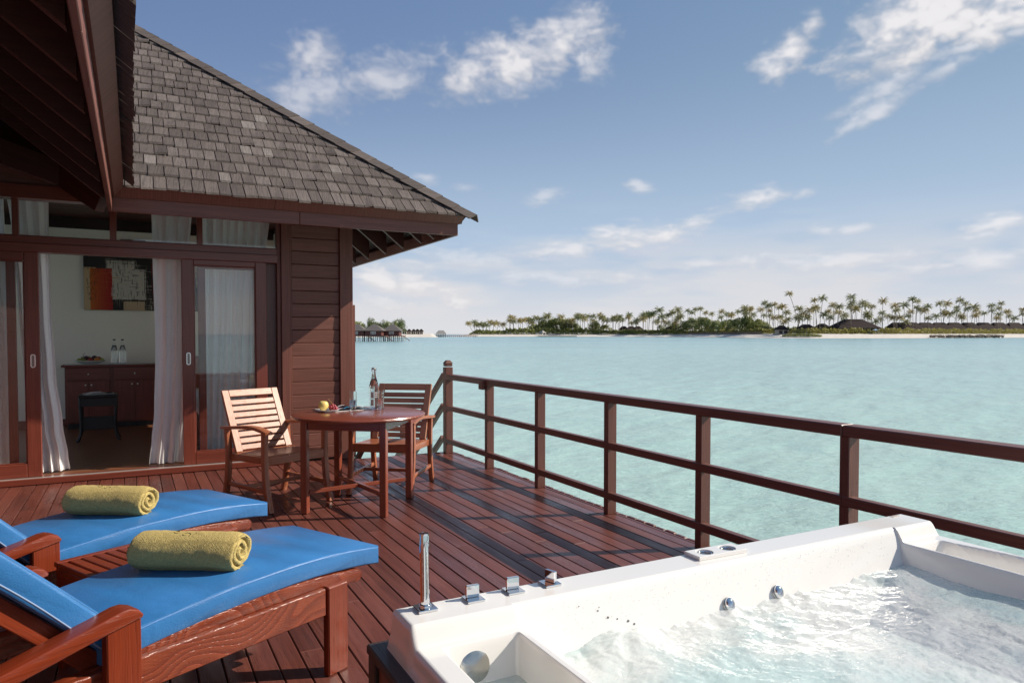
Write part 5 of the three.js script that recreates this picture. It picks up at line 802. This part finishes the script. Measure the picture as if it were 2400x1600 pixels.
function belt(name, label, a0, a1, off, thick, h, base, n, leaf, mat, seed) {
  const g = foliage(n, leaf, seed, (r) => { const az = mix(a0, a1, r()), u = r() * 2 - 1, hh = h(az) * (0.65 + 0.7 * fbm(az * 9 + 20, seed, 4096, 4096, 3, 4)), v = Math.pow(r(), 0.6); const c = bearing(az, shore(az) + off + thick * u * (1 - 0.5 * v)); c[1] = base + hh * v * (1 - 0.25 * u * u); return [c, [0, v, 0]]; });
  const t = part(scene, numbered(name), g, mat); t.userData = { label, category: 'shrubs', kind: 'stuff' };
}
belt('shrub_belt', 'band of low green bushes along the edge of the middle island', 24.6, 41.5, 46, 9, (az) => 4.6 * smooth(24.5, 25.2, az) * (az > 27.5 && az < 34 ? 1.5 : 1), 1.9, 26000, 1.5, LEAF[1], 21);
belt('shrub_belt', 'trimmed green hedge along the top of the right hand beach', 47, 66, 50, 4, () => 4.0, 1.7, 22000, 0.8, LEAF[3], 22);
belt('shrub_belt', 'darker bushes among the palm trunks behind the hedge', 47, 66, 72, 8, (az) => 5.0 - 2.4 * smooth(55, 57, az), 1.9, 20000, 1.1, LEAF[0], 23);
belt('shrub_belt', 'rough undergrowth below the trees at the left end of the palm shore', 41.2, 47.4, 51, 6, () => 3.6, 1.8, 12000, 1.0, LEAF[3], 24);
{ const g = foliage(5200, 0.5, 31, (r) => { const az = mix(48.75, 51.5, r()), v = Math.pow(r(), 0.7), u = r() * 2 - 1, k = Math.sin(Math.PI * clamp((az - 48.6) / 3)) ** 0.4; const c = bearing(az, shore(az) + 18 + 3 * u); c[1] = 0.0 + 2.0 * v * k * (1 - 0.4 * u * u); return [c, [0, v, 0]]; }); const t = part(scene, 'low_shrubs', g, LEAF[1]); t.userData = { label: 'low bright green creeper growing on the open sand below the largest villa', category: 'shrubs', kind: 'stuff' }; }
{ // fence of reeds along the left part of the beach
  const b = []; for (let az = 41.9; az < 47.3; az += 0.05) { const c = bearing(az, shore(az) + 42); b.push(box(0.62, 2.0 + 0.3 * rp(), 0.12, { c: 0, at: [c[0], 2.3, c[2]], rot: [0, -0.6, 0] })); }
  const t = part(scene, 'reed_fence', merge(b.map((g) => g)), plain([0.25, 0.18, 0.12], 0.9)); t.userData = { label: 'low brown reed fence along the top of the sand below the bushy trees', category: 'fence' };
}
{ // rock groyne
  const r = rng(88), l = []; for (let i = 0; i < 320; i++) { const az = mix(58.4, 62.6, r()), c = bearing(az, shore(58.5) + 2 + 6 * r() + (az - 58.4) * 9), s = 0.35 + r() * 0.65; l.push(new THREE.DodecahedronGeometry(s, 0).scale(1 + r() * 0.5, 0.7, 1).rotateY(r() * 6).translate(c[0], -0.9 + r() * 1.7, c[2])); }
  const t = part(scene, 'rock_groyne', merge(l), plain([0.24, 0.19, 0.15], 0.95)); t.userData = { label: 'low bank of brown rocks at the edge of the sea on the right hand beach', category: 'rocks', kind: 'stuff' };
}
// ---------------------------------------------------------------- houses
const farRoof = [plain([0.035, 0.025, 0.023], 0.95, { specularIntensity: 0.4 }), plain([0.12, 0.105, 0.098], 0.9), plain([0.32, 0.3, 0.28], 0.9)], farWall = plain([0.42, 0.36, 0.28], 0.8), farDark = plain([0.03, 0.025, 0.025], 0.5), farRed = plain([0.13, 0.045, 0.035], 0.7), farWhite = plain([0.72, 0.7, 0.66], 0.7);
function hipRoof(w, d, y0, h, ridge) { const q = quads(), a = w / 2, b = d / 2, k = ridge / 2; q.add([-a, y0, b], [a, y0, b], [k, y0 + h, 0], [-k, y0 + h, 0]); q.add([a, y0, -b], [-a, y0, -b], [-k, y0 + h, 0], [k, y0 + h, 0]); q.add([a, y0, b], [a, y0, -b], [k, y0 + h, 0], [k, y0 + h, 0.001]); q.add([-a, y0, -b], [-a, y0, b], [-k, y0 + h, 0], [-k, y0 + h, 0.001]); q.add([-a, y0, b], [-a, y0, -b], [a, y0, -b], [a, y0, b]); return q.geo(); }
function beachVilla(label, az, depth, w, d, base, eave, rise, ridge, rm, group, turn = 0) {
  const b = bearing(az, depth), t = thing('beach_villa', label, 'house', [b[0], base, b[2]], -28 * DEG + turn, group);
  part(t, 'roof', hipRoof(w, d, eave, rise, ridge), rm); part(t, 'wall', box(w * 0.8, eave, d * 0.7, { c: 0, at: [0, eave / 2, 0] }), farWall);
  const n = Math.max(2, Math.round(w / 5)); for (let k = 0; k < n; k++) { const x = (k + 0.5) / n * w * 0.76 - w * 0.38; part(t, 'window', box(w * 0.76 / n * 0.62, eave * 0.72, 0.1, { c: 0, at: [x, eave * 0.42, d * 0.352] }), farDark); part(t, 'post', box(0.3, eave, 0.3, { c: 0, at: [x + w * 0.38 / n, eave / 2, d * 0.45] }), farWhite); }
  return t;
}
{ const d = shore(53.4) + 64, m = d / 1672;
  beachVilla('largest beach villa, its broad dark hipped roof in front of the palms', 53.55, d, 100 * m, 70 * m, 1.9, 13 * m, 21 * m, 42 * m, farRoof[0]);
  beachVilla('side wing with a lower dark roof right of the largest beach villa', 54.5, d - 4, 46 * m, 40 * m, 1.9, 12 * m, 14 * m, 14 * m, farRoof[0]);
  beachVilla('small dark roofed villa left of the largest beach villa', 50.4, d, 40 * m, 34 * m, 1.9, 11 * m, 11 * m, 16 * m, farRoof[0]); beachVilla('dark roofed villa partly hidden between two others and the bushes', 51.5, d + 6, 36 * m, 34 * m, 1.9, 12 * m, 12 * m, 12 * m, farRoof[0]); beachVilla('dark roofed villa half hidden by palms left of the others', 48.7, d + 10, 30 * m, 30 * m, 1.9, 9 * m, 11 * m, 10 * m, farRoof[0]);
  for (let k = 0; k < 11; k++) { const az = 56.4 + k * 0.84, dd = shore(az) + 66 + (k % 2) * 3, mm = dd / 1672; beachVilla(`dark steep roofed villa in the long row behind the palms, ${ORD[k]} from the left`, az, dd, 52 * mm, 34 * mm, 2.0, 11 * mm, 15 * mm, 30 * mm, farRoof[0], 'row of dark roofed villas behind the palms', 0.25); }
  for (const [i, [az, w]] of [[36.9, 24], [37.5, 30], [38.0, 26], [40.55, 36]].entries()) { const dd = shore(az) + 62, mm = dd / 1672; beachVilla(`brown roofed villa half hidden in the bushes of the middle island, ${ORD[i]} from the left`, az, dd, w * mm, 26 * mm, 2, 9 * mm, 9 * mm, 8 * mm, farRoof[0], 'villas half hidden in the bushes of the middle island'); }
  const p = bearing(55.0, d - 14), u = thing('parasol', 'pale blue parasol in front of the largest beach villa', 'parasol', [p[0], 1.9, p[2]]); part(u, 'canopy', new THREE.ConeGeometry(2.2, 0.8, 8, 1, true).translate(0, 2.9, 0), plain([0.3, 0.45, 0.6], 0.8)); part(u, 'pole', new THREE.CylinderGeometry(0.06, 0.06, 2.9, 6).translate(0, 1.45, 0), farWhite);
}
function stiltVilla(label, az, depth, w, group, sc = 1) {
  const b = bearing(az, depth), t = thing('stilt_villa', label, 'house', [b[0], -1.24, b[2]], -0.5);
  if (group) t.userData.group = group;
  part(t, 'roof', hipRoof(w, w * 0.95, 3.9, 2.5, w * 0.12), farRoof[1]); part(t, 'wall', box(w * 0.76, 1.75, w * 0.72, { c: 0, at: [0, 3.02, 0] }), farRed); part(t, 'platform', box(w * 1.08, 0.22, w * 1.05, { c: 0, at: [0.4, 2.04, 0.3] }), farRed);
  for (let k = 0; k < 4; k++) part(t, 'window', box(0.34, 1.15, 0.08, { c: 0, at: [-0.75 + k * 0.5, 3.1, w * 0.362] }), farWhite);
  for (let k = 0; k < 6; k++) for (const z of [-0.45, 0.1, 0.5]) part(t, 'stilt', box(0.24, 3.2, 0.24, { c: 0, at: [(-0.5 + k / 5) * w * 1.02 + 0.4, 0.35, z * w] }), k % 2 ? farWhite : plain([0.5, 0.48, 0.44], 0.8));
  const rl = [box(w * 1.08, 0.08, 0.08, { c: 0, at: [0.4, 3.0, w * 0.82] })]; for (let k = 0; k < 12; k++) rl.push(box(0.08, 0.9, 0.06, { c: 0, at: [0.4 + (-0.5 + k / 11) * w * 1.06, 2.6, w * 0.82] })); part(t, 'railing', merge(rl), farRed);
  part(t, 'stair', beam([w * 0.62, 2.0, w * 0.5], [w * 0.95, 0.2, w * 0.5], 0.8, 0.16), farRed);
  return t;
}
stiltVilla('shingle roofed villa on white stilts, cut off by the near villa wall', 15.75, 262, 7.6); stiltVilla('shingle roofed villa on white stilts in the middle of the row over the sea', 17.1, 262, 7.7); stiltVilla('shingle roofed villa on white stilts at the right end of the row over the sea', 18.5, 268, 7.4);
for (const [i, [az, s]] of [[19.45, 1], [19.8, 0.9], [20.15, 0.9], [20.45, 1.1], [20.75, 0.9]].entries()) { const d = mix(520, 640, smooth(9, 22, az)) + 44, m = d / 1672; beachVilla(`small dark roofed villa on the far sand spit, ${ORD[i]} of the row from the left`, az, d, 13 * m * s, 12 * m, 1.6, 6 * m, 6 * m, 3 * m, farRoof[0], 'small villas on the far sand spit'); }
{ const p = bearing(22.32, 700), m = 700 / 1672, t = thing('pavilion', 'pale roofed open pavilion standing in the sea off the sand spit', 'pavilion', [p[0], -1.24, p[2]], -28 * DEG); part(t, 'roof', hipRoof(26 * m, 16 * m, 3.2, 10 * m * 0.8, 12 * m), farRoof[2]); for (let k = 0; k < 6; k++) for (const z of [-5, 5]) part(t, 'post', box(0.4, 3.6, 0.4, { c: 0, at: [(-0.5 + k / 5) * 22 * m * 0.9, 1.5, z * 0.5] }), farWall); part(t, 'platform', box(24 * m, 0.4, 12 * m, { c: 0, at: [0, 1.2, 0] }), farRed);
  const a = bearing(22.0, 720), b = bearing(25.2, 830), j = thing('pier', 'long low pier leading from the pavilion to the island', 'pier', [0, 0, 0]); part(j, 'walkway', beam([a[0], -0.1, a[2]], [b[0], -0.1, b[2]], 2, 0.4), farRed); for (let k = 0; k < 22; k++) part(j, 'pile', box(0.5, 1.3, 0.5, { c: 0, at: [mix(a[0], b[0], k / 21), -0.9, mix(a[2], b[2], k / 21)] }), farDark);
  const q = bearing(30.45, 838), g = thing('beach_gazebo', 'small white roofed gazebo on the beach of the middle island', 'gazebo', [q[0], 0.2, q[2]], 0.3); part(g, 'roof', hipRoof(7, 7, 3, 3, 0.2), farRoof[2]); for (const s of [-1, 1]) for (const u of [-1, 1]) part(g, 'post', box(0.3, 3, 0.3, { c: 0, at: [s * 2.6, 1.5, u * 2.6] }), farWhite);
  const e = bearing(30.1, 818), f = bearing(33.2, 812), br = thing('breakwater', 'low dark stone breakwater in front of the gazebo beach', 'breakwater', [0, 0, 0]); part(br, 'stones', beam([e[0], -1.0, e[2]], [f[0], -1.0, f[2]], 3, 1.4), plain([0.2, 0.17, 0.14], 0.9));
}
renderer.render(scene, camera);
